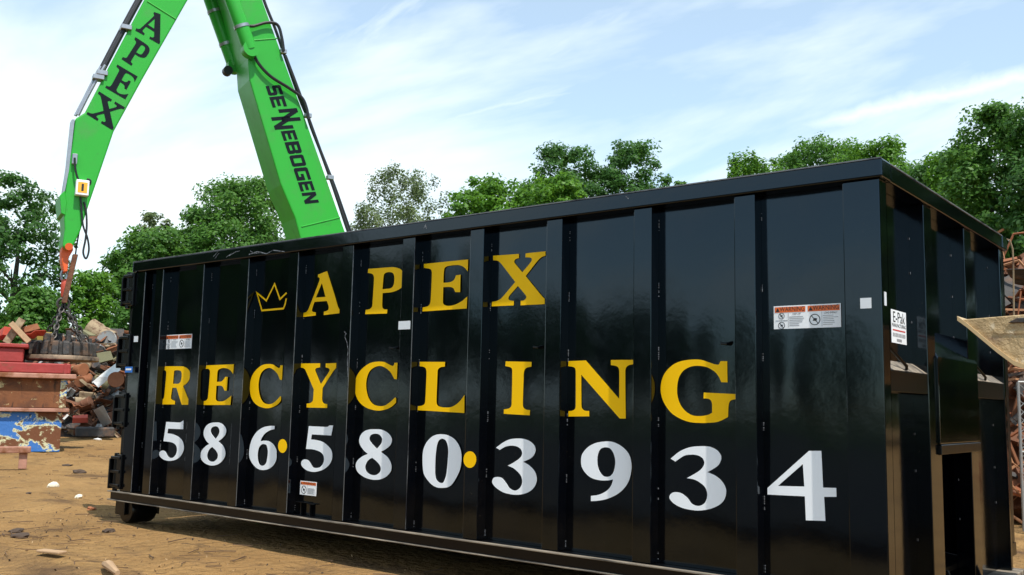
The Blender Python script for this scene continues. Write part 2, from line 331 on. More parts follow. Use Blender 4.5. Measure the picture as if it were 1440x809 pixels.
GL = {  # glyph: (crop x, crop y, scale, outline, holes...)
 'A': (420, 370, 10.11, "275,165 404,115 520,485 557,615s 580,662 578,715 357,740 357,692 400,680s 425,655s 425,610s 400,540 225,553 192,650s 195,690s 242,702 242,745 62,768 62,712 112,695s 142,650s 295,250s 296,215s 275,200", "330,285 382,482 243,492"),
 'P': (500, 365, 10.11, "180,135 520,110s 610,125s 660,160s 685,230s 682,320s 655,395s 590,440s 500,468s 385,478 378,640s 385,690s 410,708s 452,712 446,768 137,778 144,718 200,705s 235,670s 242,600s 262,260s 240,208s 175,190", "400,230s 420,195s 470,180s 525,190s 550,240s 548,330s 530,385s 490,412s 382,424"),
 'E': (590, 360, 10.11, "62,115 690,50 685,220 630,160s 560,132s 460,135s 375,155s 348,200s 338,382 430,375s 490,340s 520,275 583,268 576,515 507,515 480,460s 430,442s 337,445 332,640s 345,690s 410,712s 500,695s 600,645s 678,578 670,748 42,790 44,732 110,718s 148,680s 160,600s 175,250s 165,200s 130,180s 62,172"),
 'X': (685, 350, 8.99, "75,88 403,65 402,118 365,128s 345,150s 345,175s 445,298 555,165s 565,130s 545,112s 485,108 486,58 738,32 737,88 690,105s 640,150s 487,345 690,595s 727,632 728,700 423,715 424,658 465,652s 492,625s 490,592s 390,470 280,595s 270,630s 285,652s 338,660 334,716 58,728 62,672 120,660s 180,625s 355,420 190,205s 140,155s 75,145"),
 'R': (215, 505, 11.557, "158,120 470,120s 530,135s 585,180s 605,250s 592,330s 550,395s 490,440 545,580s 585,665s 640,690 635,745 468,745 383,468 315,468 292,620s 300,655s 358,685 355,738 97,738 105,680 150,665s 175,640s 185,600s 218,240s 215,200s 195,183s 153,178", "345,195s 370,185s 420,183s 455,200s 468,250s 462,320s 445,375s 410,402s 325,402"),
 'e': (280, 500, 10.115, "103,142 495,125 483,265 440,210s 380,182s 320,182s 275,205s 260,240s 250,375 310,372s 345,345s 372,305 407,305 392,503 360,500 335,445s 300,430s 245,432 235,600s 245,640s 290,655s 350,648s 410,610s 457,570 445,705 50,705 55,652 100,640s 125,600s 155,240s 150,210s 130,192s 95,190"),
 'C': (490, 500, 10.11, "650,105 697,105 688,340 650,335 605,250s 550,195s 480,155s 420,152s 350,180s 295,235s 265,310s 250,400s 255,490s 275,580s 310,650s 360,700s 430,720s 510,715s 590,665s 665,595 678,615 676,670 620,725s 540,765s 430,785s 330,770s 240,735s 160,670s 110,580s 92,480s 95,380s 120,290s 170,215s 240,150s 320,105s 420,88s 510,95s 580,130s 630,150s 652,125"),
 'Y': (415, 500, 10.11, "70,115 355,112 352,170 305,180s 285,200s 290,230s 365,410 480,235s 490,205s 475,182s 435,170 437,115 585,107 583,180 545,220s 390,465 382,620s 390,660s 415,685s 457,692 455,747 163,740 165,685 210,678s 245,655s 255,620s 265,485 150,215s 120,182s 72,172"),
 'L': (580, 505, 10.11, "105,40 462,42 458,108 400,118s 362,150s 355,200s 340,600s 350,655s 395,680s 470,690s 550,683s 630,640s 690,580s 740,510 737,768 72,728 78,672 130,665s 170,640s 182,590s 200,180s 185,130s 155,112s 103,102"),
 'I': (695, 500, 8.99, "145,75 472,82 470,142 410,155s 380,190s 372,260s 360,620s 370,660s 405,685s 452,692 448,757 120,738 122,682 180,672s 210,650s 220,610s 228,200s 222,165s 200,148s 140,135"),
 'N': (795, 500, 8.09, "35,65 232,57 613,495 613,180s 600,135s 570,118s 518,110 518,52 773,50 770,102 720,112s 690,140s 682,190s 687,718 618,718 180,218 182,570s 190,605s 220,628s 270,632 270,693 35,695 35,635 80,628s 112,605s 118,560s 118,180s 110,145s 85,130s 33,122"),
 'G': (925, 495, 7.035, "620,92 687,92 690,302 628,300 600,240s 555,190s 480,150s 400,138s 330,145s 260,180s 215,240s 195,310s 190,400s 205,480s 240,550s 290,600s 350,630s 430,635s 500,622s 537,602 537,520s 525,480s 500,465s 452,460 455,402 773,418 772,468 735,475s 710,495s 700,540s 695,645 600,690s 500,702s 420,703s 320,695s 220,660s 130,600s 60,500s 30,400s 35,300s 70,210s 140,135s 220,95s 320,78s 420,78s 510,105s 560,122s 602,125s"),
 '5': (215, 585, 10.115, "190,85 330,92s 390,92s 435,62 430,190 215,182 205,248 270,258s 340,285s 405,335s 435,400s 440,470s 415,540s 370,595s 310,628s 230,640s 160,625s 110,590s 90,550s 95,515s 130,493s 165,500s 190,530s 215,575s 250,598s 290,590s 325,550s 342,490s 335,435s 305,395s 250,372s 150,360"),
 'f': (415, 590, 10.11, "195,95 400,105s 460,105s 488,85 540,85 513,228 235,213 225,285 310,295s 400,325s 470,380s 515,440s 528,510s 515,590s 470,660s 400,712s 310,742s 240,745s 160,720s 100,670s 85,620s 105,580s 145,568s 190,585s 225,635s 255,680s 300,690s 350,680s 390,640s 410,580s 405,520s 375,475s 320,445s 250,425s 155,420"),
 '8': (490, 600, 10.11, "380,38s 470,45s 560,90s 612,160s 615,215s 590,270s 530,320s 460,360 550,430s 595,500s 612,570s 600,640s 545,705s 470,745s 385,758s 290,745s 200,705s 130,645s 103,575s 110,515s 150,460s 215,415s 275,390 215,335s 165,260s 152,195s 175,120s 230,65s 300,42s", "375,102s 430,110s 470,150s 478,200s 460,250s 405,315 340,250s 305,200s 298,165s 320,120s", "340,445 400,495s 445,550s 460,600s 445,650s 400,685s 355,692s 295,675s 250,630s 238,570s 265,500s 305,460s"),
 '6': (340, 590, 10.11, "468,92 465,138 400,155s 330,200s 285,260s 265,310 310,302s 385,310s 450,355s 490,430s 495,480s 490,570s 455,645s 390,700s 300,720s 225,700s 160,640s 115,560s 103,480s 115,380s 150,270s 215,175s 300,115s 400,92s", "310,350s 350,365s 368,430s 370,480s 360,560s 345,620s 310,655s 270,655s 240,620s 225,540s 230,450s 250,390s 280,358s"),
 '0': (585, 605, 8.99, "320,52s 400,65s 480,110s 540,190s 570,280s 575,380s 555,500s 510,600s 450,690s 390,725s 280,728s 200,690s 130,610s 95,540s 82,400s 90,260s 130,160s 200,85s 260,58s", "330,108s 375,130s 400,190s 408,270s 400,400s 385,550s 365,620s 340,665s 300,665s 260,630s 242,560s 242,420s 250,290s 265,190s 290,130s"),
 '3': (685, 610, 8.99, "112,178 190,120s 270,78s 360,62s 450,65s 530,90s 590,140s 613,200s 595,265s 545,315s 455,355 530,400s 590,460s 620,520s 628,590s 605,660s 545,725s 460,762s 380,773s 290,765s 200,740s 115,685s 68,630s 65,590s 85,558s 130,548s 180,558s 215,590s 250,640s 285,690s 345,720s 400,700s 435,650s 443,590s 425,530s 385,480s 330,435s 260,405 340,362s 400,320s 435,280s 442,235s 420,190s 370,160s 300,152s 230,165s 160,205"),
 't': (935, 620, 8.09, "65,203 170,120s 280,75s 400,62s 510,68s 590,105s 635,160s 640,210s 610,275s 550,320s 482,357 570,395s 640,450s 685,520s 697,580s 680,660s 625,725s 530,770s 420,792s 320,790s 200,765s 110,720s 60,670s 52,630s 85,592s 140,585s 200,605s 260,655s 300,710s 350,738s 405,738s 455,705s 480,640s 478,580s 450,520s 390,470s 330,440s 250,425 340,375s 400,335s 440,285s 448,240s 425,195s 370,165s 300,158s 220,170s 118,237"),
 '9': (805, 610, 8.09, "380,88s 460,95s 560,145s 640,230s 670,330s 668,430s 640,540s 580,630s 500,695s 400,740s 300,762s 210,768 210,708 300,695s 390,650s 440,590s 463,520 400,532s 310,530s 220,505s 150,450s 105,375s 98,290s 115,225s 180,150s 270,105s", "380,155s 430,170s 465,220s 485,290s 485,360s 465,440s 425,485s 360,487s 315,440s 288,370s 282,290s 295,220s 325,170s"),
 '4': (1070, 625, 7.035, "475,65 598,65 615,428 745,432 748,520 625,520 638,758 445,752 435,515 65,497 65,432", "415,195 430,418 168,412"),
}
def glyph_px(k):
    x0, y0, s = GL[k][:3]; return [[(x0+a/s, y0+b/s) for a, b in parse(c)] for c in GL[k][3:]]
def glyph_plane(k, Y):                          # outline on the plane y = Y as (x, z) loops
    return [[(p.x, p.z) for p in (at_y(a, b, Y) for a, b in c)] for c in glyph_px(k)]
def unit(loops):
    xs = [p[0] for l in loops for p in l]; ys = [p[1] for l in loops for p in l]
    x0, x1, y0, y1 = min(xs), max(xs), min(ys), max(ys)
    return [[((x-x0)/(x1-x0), (y-y0)/(y1-y0)) for x, y in l] for l in loops]
def text_mesh(body, size, origin, ex, ey, m, name, parent, align='CENTER'):
    cu = bpy.data.curves.new('txt', 'FONT'); cu.body = body; cu.size = size; cu.align_x = align; cu.resolution_u = 3
    o = bpy.data.objects.new('txt', cu); COL.objects.link(o); dg = bpy.context.evaluated_depsgraph_get()
    me = bpy.data.meshes.new_from_object(o.evaluated_get(dg)); vs = [v.co.copy() for v in me.vertices]; fs = [tuple(p.vertices) for p in me.polygons]
    bpy.data.objects.remove(o); bpy.data.curves.remove(cu); bpy.data.meshes.remove(me)
    b = MB(); b.add([Vector(origin)+v.x*Vector(ex)+v.y*Vector(ey) for v in vs], fs); return b.build(name, m, parent)

# ------------------------------------------------------------------ the black roll-off container
XL, XR, W, TOP, RAILB, SILL, SILLB = -5.957, 0.631, 2.56, 2.300, 2.207, 0.272, 0.192
S, RW, RD = 0.6096, 0.117, 0.078                # rib spacing, rib width, rib depth
box_c = thing('roll_off_container', 'long black ribbed roll-off dumpster with yellow and white lettering on its side', 'dumpster', ((XL+XR)/2, W/2, 0))
edges = [XL+0.183] + [-9*S+k*S for k in range(10)] + [XR]
lefts = [XL] + [-9*S+k*S-RW for k in range(10)] + [XR-0.178]
for k in range(12):                              # ribs and end posts of the long side
    x0, x1 = lefts[k], edges[k]; z0, z1 = SILL+0.001, RAILB-0.001
    o = MB().box(x0, x1, 0, RD+0.02, z0, z1).build('rib' if 0 < k < 11 else 'corner_post', BLACK, box_c, bevel=0.005, seg=2)
    if k < 11:
        wb = MB()
        for j in range(6):
            zc = 0.30+j*0.36+random.uniform(-0.03, 0.03)
            if j == 0: zc = 0.31
            ln = random.uniform(0.02, 0.045) if j else 0.02
            for q in range(7):
                za = zc-ln+2*ln*q/7+random.uniform(0, .004)
                if random.random() < .75: wb.tube([(x1+0.003, RD-0.003, za), (x1+0.003, RD-0.003, za+ln*random.uniform(.1, .27))], random.uniform(.002, .0036), 5)
        wb.build('weld_bead', WELD, o)['kind'] = 'stuff'
        px0, px1 = x1+0.0005, lefts[k+1]-0.0005
        # slightly oil-canned sheet between two ribs
        nx, nz_ = 10, 14; b = MB(); vs = []; dep = random.uniform(-0.006, 0.006); tw = random.uniform(-0.002, 0.002)
        for j in range(nz_+1):
            for i in range(nx+1):
                u, v = i/nx, j/nz_; bow = dep*math.sin(math.pi*u)*math.sin(math.pi*v)+tw*math.sin(2*math.pi*u)*math.sin(2.6*math.pi*v+k)
                vs.append((px0+u*(px1-px0), RD+bow, z0+v*(z1-z0)))
        b.add(vs, [(j*(nx+1)+i, j*(nx+1)+i+1, (j+1)*(nx+1)+i+1, (j+1)*(nx+1)+i) for j in range(nz_) for i in range(nx)])
        b.build('panel', BLACK, box_c, smooth=True)
# inner skins, floor, far side
MB().box(XL+0.02, XR-0.09, RD+0.024, RD+0.034, SILL, RAILB-0.002).build('inner_wall', BLACK2, box_c)
MB().box(XL, XR-0.09, W-0.09, W-0.08, SILL, RAILB-0.002).build('far_wall', BLACK2, box_c)
for k in range(11):
    MB().box(lefts[k+1], edges[k+1]-0.001, W-0.078, W, SILL+0.001, RAILB-0.001).build('rib' if k < 10 else 'corner_post', BLACK2, box_c, bevel=0.005)
MB().box(XL+0.01, XR-0.1, RD+0.035, W-0.092, SILLB+0.02, SILLB+0.05).build('floor', BLACK2, box_c)
# top rails (tubes)
MB().box(XL-0.002, XR+0.022, -0.024, RD+0.036, RAILB, TOP).build('top_rail', BLACK, box_c, bevel=0.010, seg=3)
MB().box(XL-0.002, XR+0.022, W-RD-0.036, W+0.024, RAILB, TOP).build('top_rail', BLACK, box_c, bevel=0.010, seg=3)
MB().box(XR-RD-0.036, XR+0.018, RD+0.037, W-RD-0.037, RAILB-0.001, TOP-0.004).build('top_rail', BLACK, box_c, bevel=0.010, seg=3)
GLINT = mat('edge_glint_steel', (0.15, 0.155, 0.16), 0.45, 0.3, mixes=[((0.02, 0.02, 0.025), 3, 0.50, 0.62, 0.4)])  # pale strips stand in for the sun glint along rail and rib edges
MB().box(XL, XR+0.02, -0.0262, -0.0208, TOP-0.0045, TOP+0.0022).build('edge_glint', GLINT, box_c)
MB().box(XR+0.015, XR+0.0202, RD+0.04, W-RD-0.04, TOP-0.0085, TOP-0.0018).build('edge_glint', GLINT, box_c)
for k in range(7): MB().box(edges[k]-0.0016, edges[k]+0.0012, -0.0012, 0.0016, SILL+0.01, RAILB-0.006).build('edge_glint', GLINT, box_c)
# side sill: channel with a dusty upper flange and a lower flange
MB().box(XL-0.13, XR+0.01, -0.012, RD+0.03, SILLB+0.008, SILL-0.010).build('side_sill', BLACK2, box_c, bevel=0.003)
MB().box(XL-0.15, XR+0.012, -0.036, -0.006, SILL-0.0095, SILL).build('sill_flange', DUSTTOP, box_c, bevel=0.002)
MB().box(XL-0.15, XR+0.012, -0.0055, RD+0.02, SILL-0.0095, SILL-0.0005).build('sill_plate', BLACK2, box_c)
MB().box(XL-0.15, XR+0.012, -0.034, RD+0.02, SILLB, SILLB+0.0075).build('sill_flange', DUSTTOP, box_c, bevel=0.002)
MB().box(XL-0.02, XR, W-0.08, W+0.03, SILLB, SILL).build('side_sill', BLACK2, box_c)
for x in [XL+0.35+0.5*k for k in range(13)]:
    MB().box(x, x+0.07, 0.30, W-0.30, SILLB-0.05, SILLB+0.018).build('cross_member', BLACK2, box_c)
for yy in (0.76, 1.68):                          # long skid rails, slanted noses
    MB().prism([(XL+0.62, yy, 0.19), (XL+0.78, yy, 0.04), (XR-0.25, yy, 0.04), (XR-0.1, yy, 0.19)], (0, 0.14, 0)).build('skid_rail', BLACK2, box_c, bevel=0.004)
for yy in (0.02, W-0.34):
    for xx in (XL+0.05, XR-0.75):
        wr = MB().lathe([(0.03, 0), (0.105, 0.002), (0.115, 0.02), (0.115, 0.22), (0.105, 0.238), (0.03, 0.24)], (xx, yy+0.02, 0.113), (0, 1, 0), 22).build('wheel', BLACK2, box_c, smooth=True)
        b = MB(); b.box(xx-0.13, xx+0.02, yy-0.005, yy+0.012, 0.07, SILLB-0.001); b.build('wheel_bracket', BLACK2, wr, bevel=0.003)
        MB().box(xx-0.13, xx+0.1, yy+0.268, yy+0.285, 0.07, SILLB-0.001).build('wheel_bracket', BLACK2, wr, bevel=0.003)
# rear gate and hinges
MB().box(XL-0.075, XL-0.004, 0.02, W-0.02, SILL+0.01, RAILB-0.03).build('tailgate', BLACK2, box_c, bevel=0.006)
for zc in (2.055, 1.50, 0.98, 0.44):
    b = MB()
    for dz in (-0.12, 0.0, 0.12): b.box(XL-0.13, XL+0.02, -0.035, 0.05, zc+dz-0.013, zc+dz+0.013)
    b.box(XL-0.145, XL-0.128, -0.04, 0.055, zc-0.15, zc+0.11)
    b.box(XL-0.05, XL+0.025, -0.02, -0.001, zc-0.15, zc+0.15)
    h = b.build('hinge', BLACK2, box_c, bevel=0.004)
    MB().tube([(XL-0.085, 0.0, zc-0.17), (XL-0.085, 0.0, zc+0.16)], 0.022, 10).build('hinge_pin', BLACK2, h, smooth=True)
# scrapes in the paint
SCR = mat('scraped_paint', (0.20, 0.21, 0.22), 0.6, mixes=[((0.02, 0.02, 0.025), 40, 0.48, 0.56, 0.4)])
for (Y, q, hw_) in ((-0.0249, ((300, 361), (310, 350), (316, 344)), .004), (-0.0249, ((302, 364), (308, 356)), .003), (-0.0249, ((318, 362), (326, 356)), .003), (-0.0249, ((350, 358), (362, 354), (375, 357), (384, 352), (400, 354)), .005), (-0.0249, ((352, 353), (358, 357), (368, 355)), .004), (-0.0249, ((322, 360), (332, 354), (337, 353)), .003), (-0.0009, ((486, 468), (485, 474), (488, 482), (489.5, 492), (488.5, 505), (489, 530)), .004), (-0.0009, ((484, 466), (487, 470)), .006), (-0.0249, ((596, 322), (598, 316), (600, 322)), .005), (-0.0249, ((880, 276), (884, 280)), .003)):
    pp = [at_y(x, y, Y) for x, y in q]; b = MB()
    for i in range(len(pp)-1):
        u_ = Vector((pp[i+1].x-pp[i].x, 0, pp[i+1].z-pp[i].z)); n_ = Vector((-u_.z, 0, u_.x)).normalized()*hw_*(.5+.5*random.random())
        b.add([(v.x, Y, v.z) for v in (pp[i]-n_, pp[i+1]-n_*.7, pp[i+1]+n_*.7, pp[i]+n_)], [(0, 1, 2, 3)])
    b.build('scrape', SCR, box_c)
# small tarp hooks on the long side
for (px, py) in ((556, 490), (759, 489), (1024, 484)):
    p = at_y(px, py, RD-0.01); MB().tube([(p.x+0.02, RD, p.z+0.01), (p.x, RD-0.03, p.z), (p.x-0.03, RD-0.035, p.z+0.003)], 0.007, 6).build('tarp_hook', BLACK2, box_c)
p = at_y(425, 718, 0.03); b = MB(); b.box(p.x-0.10, p.x+0.03, 0.045, RD-0.002, p.z+0.05, p.z+0.056); b.box(p.x-0.05, p.x-0.040, 0.05, RD-0.002, p.z-0.06, p.z+0.05); b.box(p.x+0.035, p.x+0.10, 0.045, RD-0.002, p.z+0.045, p.z+0.051); b.box(p.x+0.05, p.x+0.060, 0.05, RD-0.002, p.z-0.05, p.z+0.045); b.box(p.x+0.03, p.x+0.1, 0.045, RD-0.002, p.z-0.056, p.z-0.05)
b.build('latch_bracket', BLACK2, box_c, bevel=0.002)
# lettering on the panels
LY = RD-0.007
def put(loops, name, m):
    b = MB(); l3 = [[(x, LY, z) for x, z in l] for l in loops]; b.prism(l3[0], (0, 0.0012, 0), l3[1:]); return b.build(name, m, box_c)
def bbox_map(k, x0, y0, x1, y1):                 # a second copy of a letter set out by its corners in the photograph
    a, c = at_y(x0, y1, LY), at_y(x1, y0, LY); m = at_y(x0, y0, LY); mx = at_y(x1, y1, LY)
    u = unit(glyph_plane(k, LY)); return [[(a.x+(c.x-a.x)*x, (a.z*(1-x)+mx.z*x)*(1-y)+(m.z*(1-x)+c.z*x)*y) for x, y in l] for l in u]
for k in 'APEXReCYLING': put(glyph_plane(k, LY), 'letter', YELLOW)
put(bbox_map('C', 280+705/10.115, 500+122/10.115, 280+1190/10.115, 500+752/10.115), 'letter', YELLOW)
for k in '5f86039t4': put(glyph_plane(k, LY), 'digit', WHITE)
put(bbox_map('8', 215+668/10.115, 585+92/10.115, 215+1055/10.115, 585+708/10.115), 'digit', WHITE)
for (cx, cy, rx, ry) in ((340+578/10.11, 590+378/10.11, 62/10.11, 98/10.11), (585+680/8.99, 605+373/8.99, 80/8.99, 105/8.99)):
    onrib = True
    loop = [at_y(cx+rx*math.cos(a), cy+ry*math.sin(a), -0.003 if onrib else LY) for a in np.linspace(0, 2*math.pi, 29)[:-1]]
    MB().prism([(q.x, -0.003 if onrib else LY, q.z) for q in loop], (0, 0.0012, 0)).build('dot', YELLOW, box_c)
cr = [(705, 325), (568, 455), (457, 140), (287, 485), (92, 325), (195, 688), (640, 648), (675, 560), (700, 440)]
cp = [at_y(355+x/14.71, 390+y/14.71, LY) for x, y in cr]; b = MB(); hw = 0.0072
def stroke(b, pts, hw, Y, thick):                # mitred ribbon in the plane y = Y
    P = [Vector((q.x, q.z)) for q in pts]; Lf, Rt = [], []
    for i, q in enumerate(P):
        d0 = (q-P[i-1]).normalized() if i else None; d1 = (P[i+1]-q).normalized() if i < len(P)-1 else None
        d = ((d0 or d1)+(d1 or d0)).normalized(); n = Vector((-d.y, d.x)); k = 1/max(0.35, abs(n.dot(Vector((-(d1 or d0).y, (d1 or d0).x)))))
        Lf.append(q+n*hw*k); Rt.append(q-n*hw*k)
    for i in range(len(P)-1): b.prism([(v.x, Y, v.y) for v in (Lf[i], Lf[i+1], Rt[i+1], Rt[i])], (0, thick, 0))
stroke(b, cp, hw, LY, 0.0012); b.build('crown_emblem', YELLOW, box_c)
# stickers
def warning(px0, py0, px1, py1, halves, Y):
    a, c = at_y(px0, py0, Y), at_y(px1, py1, Y); x0, x1, z1, z0 = a.x, c.x, a.z, c.z
    lab = MB().box(x0, x1, Y, Y+0.001, z0, z1).build('warning_label', LABEL, box_c)
    wd = (x1-x0)/halves; h = z1-z0
    for k in range(halves):
        l, r = x0+k*wd+0.006, x0+(k+1)*wd-0.006; cz = z1-0.006-h*0.24 if halves > 1 else z1-0.006-h*0.2
        MB().box(l, r, Y-0.001, Y-0.0002, cz, z1-0.006).build('header_band', ORANGE, lab)
        text_mesh('\u25b2WARNING'.replace('\u25b2', ''), (z1-cz)*0.98, ((l+r)/2+0.012, Y-0.0016, cz+0.15*(z1-cz)), (0.63*(r-l)/((z1-cz)*3.6)*0.98, 0, 0), (0, 0, 1), INK, 'heading', lab)
        tz = z1-cz-0.006; MB().sheet([(l+0.004, Y-0.0016, cz+0.004), (l+0.004+tz*0.8, Y-0.0016, cz+0.004), (l+0.004+tz*0.4, Y-0.0016, cz+tz*0.85)]).build('hazard_triangle', INK, lab)
        b = MB(); mid = l+(r-l)*0.44
        for j in range(6 if halves > 1 else 8):
            zl = cz-0.022-j*(cz-z0-0.03)/(6 if halves > 1 else 8); b.box(mid+0.006, r-0.006-random.uniform(0, 0.03), Y-0.001, Y-0.0002, zl-0.0024, zl)
        b.box(mid, mid+0.0015, Y-0.001, Y-0.0002, z0+0.006, cz-0.004); b.build('fine_print', GREYINK, lab)['kind'] = 'stuff'
        if halves > 1: text_mesh(('KEEP OFF', 'LOAD EVENLY')[k], 0.013, ((mid+r)/2, Y-0.0016, cz-0.014), (0.8, 0, 0), (0, 0, 1), INK, 'subheading', lab)
        b = MB(); ccx, ccz, rr = (l+mid)/2, (z0+cz)/2, min(mid-l, cz-z0)*0.40
        if k == 0 and halves > 1: b.box(l+0.004, mid-0.004, Y-0.001, Y-0.0002, ccz-0.001, ccz+0.001); parts = ((ccz+0.024, 0.016), (ccz-0.024, 0.018))
        else: parts = ((ccz, rr),)
        for (zc, ra) in parts:
            o_ = [(ccx+ra*math.cos(t), Y-0.001, zc+ra*math.sin(t)) for t in np.linspace(0, 2*math.pi, 25)[:-1]]
            i_ = [(ccx+ra*0.86*math.cos(t), Y-0.001, zc+ra*0.86*math.sin(t)) for t in np.linspace(0, 2*math.pi, 25)[:-1]]
            b.prism(o_, (0, 0.0008, 0), [i_]); q = ra*0.62; b.prism([(ccx-q, Y-0.0012, zc+q), (ccx-q+0.003, Y-0.0012, zc+q+0.002), (ccx+q, Y-0.0012, zc-q), (ccx+q-0.003, Y-0.0012, zc-q-0.002)], (0, 0.0006, 0))
            b.prism([(ccx-q*.6, Y-0.0014, zc-q*.3), (ccx+q*.5, Y-0.0014, zc-q*.4), (ccx+q*.7, Y-0.0014, zc+q*.3), (ccx-q*.2, Y-0.0014, zc+q*.5)], (0, 0.0003, 0))
        b.build('pictogram', INK, lab)
warning(1088, 431, 1183, 460, 2, LY); warning(234, 471.5, 269, 490, 2, LY); warning(422.5, 676, 444.5, 698, 1, LY)
for (px, py, w_, h_, Y) in ((568.5, 457.5, 8, 5.5, -0.0035), (1217.5, 426.5, 8, 7, -0.0035), (191, 477, 2.5, 4, -0.0035)):
    a, c = at_y(px-w_, py-h_, Y), at_y(px+w_, py+h_, Y); MB().box(a.x, c.x, Y, Y+0.0015, c.z, a.z).build('reflector', REFL, box_c)
a, c = at_y(176.5, 516, -0.046), at_y(186, 524, -0.046); tg = MB().box(a.x, c.x, -0.049, -0.0465, c.z, a.z).build('blue_tag', BLUE, box_c)
MB().box(a.x+0.015, c.x-0.015, -0.0505, -0.0495, c.z+0.02, a.z-0.015).build('tag_print', LABEL, tg)
# end wall facing +x
FX = XR; PX = FX-RD; FS = 0.105
ys = [(0.0, 0.10), (0.71, 0.85), (1.53, 1.69), (W-0.13, W)]
for k, (y0, y1) in enumerate(ys):
    if k == 0: MB().box(FX-RD-0.02, FX-0.0005, RD+0.022, y1, FS+0.002, RAILB-0.002).build('corner_post', BLACK, box_c, bevel=0.004)
    elif k == 3: MB().box(FX-RD-0.02, FX, y0, W-0.08, FS+0.002, RAILB-0.002).build('corner_post', BLACK, box_c, bevel=0.004)
    else: MB().box(FX-RD-0.02, FX, y0, y1, FS+0.002, RAILB-0.002).build('rib', BLACK, box_c, bevel=0.004, seg=2)
    if k < 3:
        a, c = (y1 if k else 0.10)+0.0005, ys[k+1][0]-0.0005
        if k == 1: MB().box(PX-0.01, PX, a, c, 0.90, RAILB-0.003).build('panel', BLACK, box_c)
        else: MB().box(PX-0.01, PX, a, c, FS+0.003, RAILB-0.003).build('panel', BLACK, box_c)
        b = MB()
        for j in range(7):
            zc = 0.5+j*0.26+random.uniform(-.05, .05); b.tube([(PX+0.003, c-0.003, zc-.006), (PX+0.003, c-0.003, zc+.006)], 0.0022, 5)
        b.build('weld_bead', WELD, box_c)['kind'] = 'stuff'
    if k in (0, 2):                               # horizontal stiffener with a sloped, dusty top
        a, c = (y1 if k else 0.10)+0.001, ys[k+1][0]-0.001
        MB().prism([(PX+0.001, a, 1.20), (FX-0.004, a, 1.20), (FX-0.004, a, 1.30), (PX+0.001, a, 1.352)], (0, c-a, 0)).build('stiffener', BLACK2, box_c, bevel=0.002)
        MB().prism([(FX-0.003, a+.003, 1.3025), (PX+0.002, a+.003, 1.3545), (PX+0.002, a+.003, 1.3565), (FX-0.003, a+.003, 1.3045)], (0, c-a-.006, 0)).build('dust_layer', DUSTTOP, box_c)
        MB().tube([(PX+0.004, a+0.02, 1.425), (PX+0.05, a+0.05, 1.418), (FX-0.005, a+0.26, 1.33), (FX-0.01, a+0.275, 1.315)], 0.008, 8).build('grab_rod', BLACK2, box_c, smooth=True)
# central hook housing
y0, y1 = 0.851, 1.689
MB().prism([(PX+0.001, y0, 1.555), (FX+0.012, y0, 1.40), (FX+0.012, y0, 0.94), (PX+0.001, y0, 0.94)], (0, y1-y0, 0)).build('hook_cover', BLACK, box_c, bevel=0.006, seg=2)
MB().box(FX-0.03, FX+0.016, y0+0.002, y1-0.002, 0.885, 0.937).build('header_bar', BLACK2, box_c, bevel=0.004)
for (a, c) in ((y0+0.001, y0+0.10), (y1-0.06, y1-0.001)): MB().box(PX-0.25, FX-0.01, a, c, FS+0.003, 0.884).build('jamb', BLACK, box_c, bevel=0.003)
MB().box(PX-0.30, PX-0.26, y0, y1, FS+0.003, 0.90).build('recess_back', BLACK2, box_c)
for yy in (y0+0.15, y1-0.14): MB().prism([(FX-0.2, yy, FS+.002), (FX+0.05, yy, FS+.002), (FX-0.01, yy, 0.27), (FX-0.2, yy, 0.30)], (0, 0.02, 0)).build('hook_plate', BLACK2, box_c, bevel=0.003)
for yy in (0.02, W-0.1): MB().box(XR-0.34, XR+0.05, RD+0.034, W+0.02, 0.03, FS).build('end_sill', DUSTTOP, box_c, bevel=.004) if yy < 1 else None
a = MB().box(FX+0.0005, FX+0.002, 0.028, 0.058, 1.60, 1.665).build('reflector', REFL, box_c)
OY = 0.152
lab = MB().box(PX+0.0005, PX+0.0016, 0.22+OY, 0.462+OY, 1.45, 1.618).build('maker_label', LABEL, box_c)
XL2 = PX+0.0024
text_mesh('E-Pak', 0.078, (XL2, 0.341+OY, 1.556), (0, 1.12, 0), (0, 0, 1), INK, 'maker_name', lab)
text_mesh('MANUFACTURING', 0.027, (XL2, 0.341+OY, 1.531), (0, 0.98, 0), (0, 0, 1), INK, 'maker_line', lab)
b = MB(); b.box(XL2-0.0006, XL2, 0.24+OY, 0.44+OY, 1.512, 1.519); b.build('red_line', REDINK, lab)
b = MB()
for j in range(9): b.box(XL2-0.0006, XL2, 0.24+OY+j*0.023, 0.24+OY+j*0.023+0.015, 1.482, 1.501)
b.box(XL2-0.0006, XL2, 0.30+OY, 0.38+OY, 1.459, 1.473); b.build('fine_print', GREYINK, lab)['kind'] = 'stuff'
a = MB().box(FX+0.0005-0.004, FX-0.002, W-0.125, W-0.1, 1.60, 1.66).build('reflector', REFL, box_c)
MB().box(PX+0.0005, PX+0.0016, 1.72, 1.86, 1.41, 1.53).build('white_notice', LABEL, box_c)

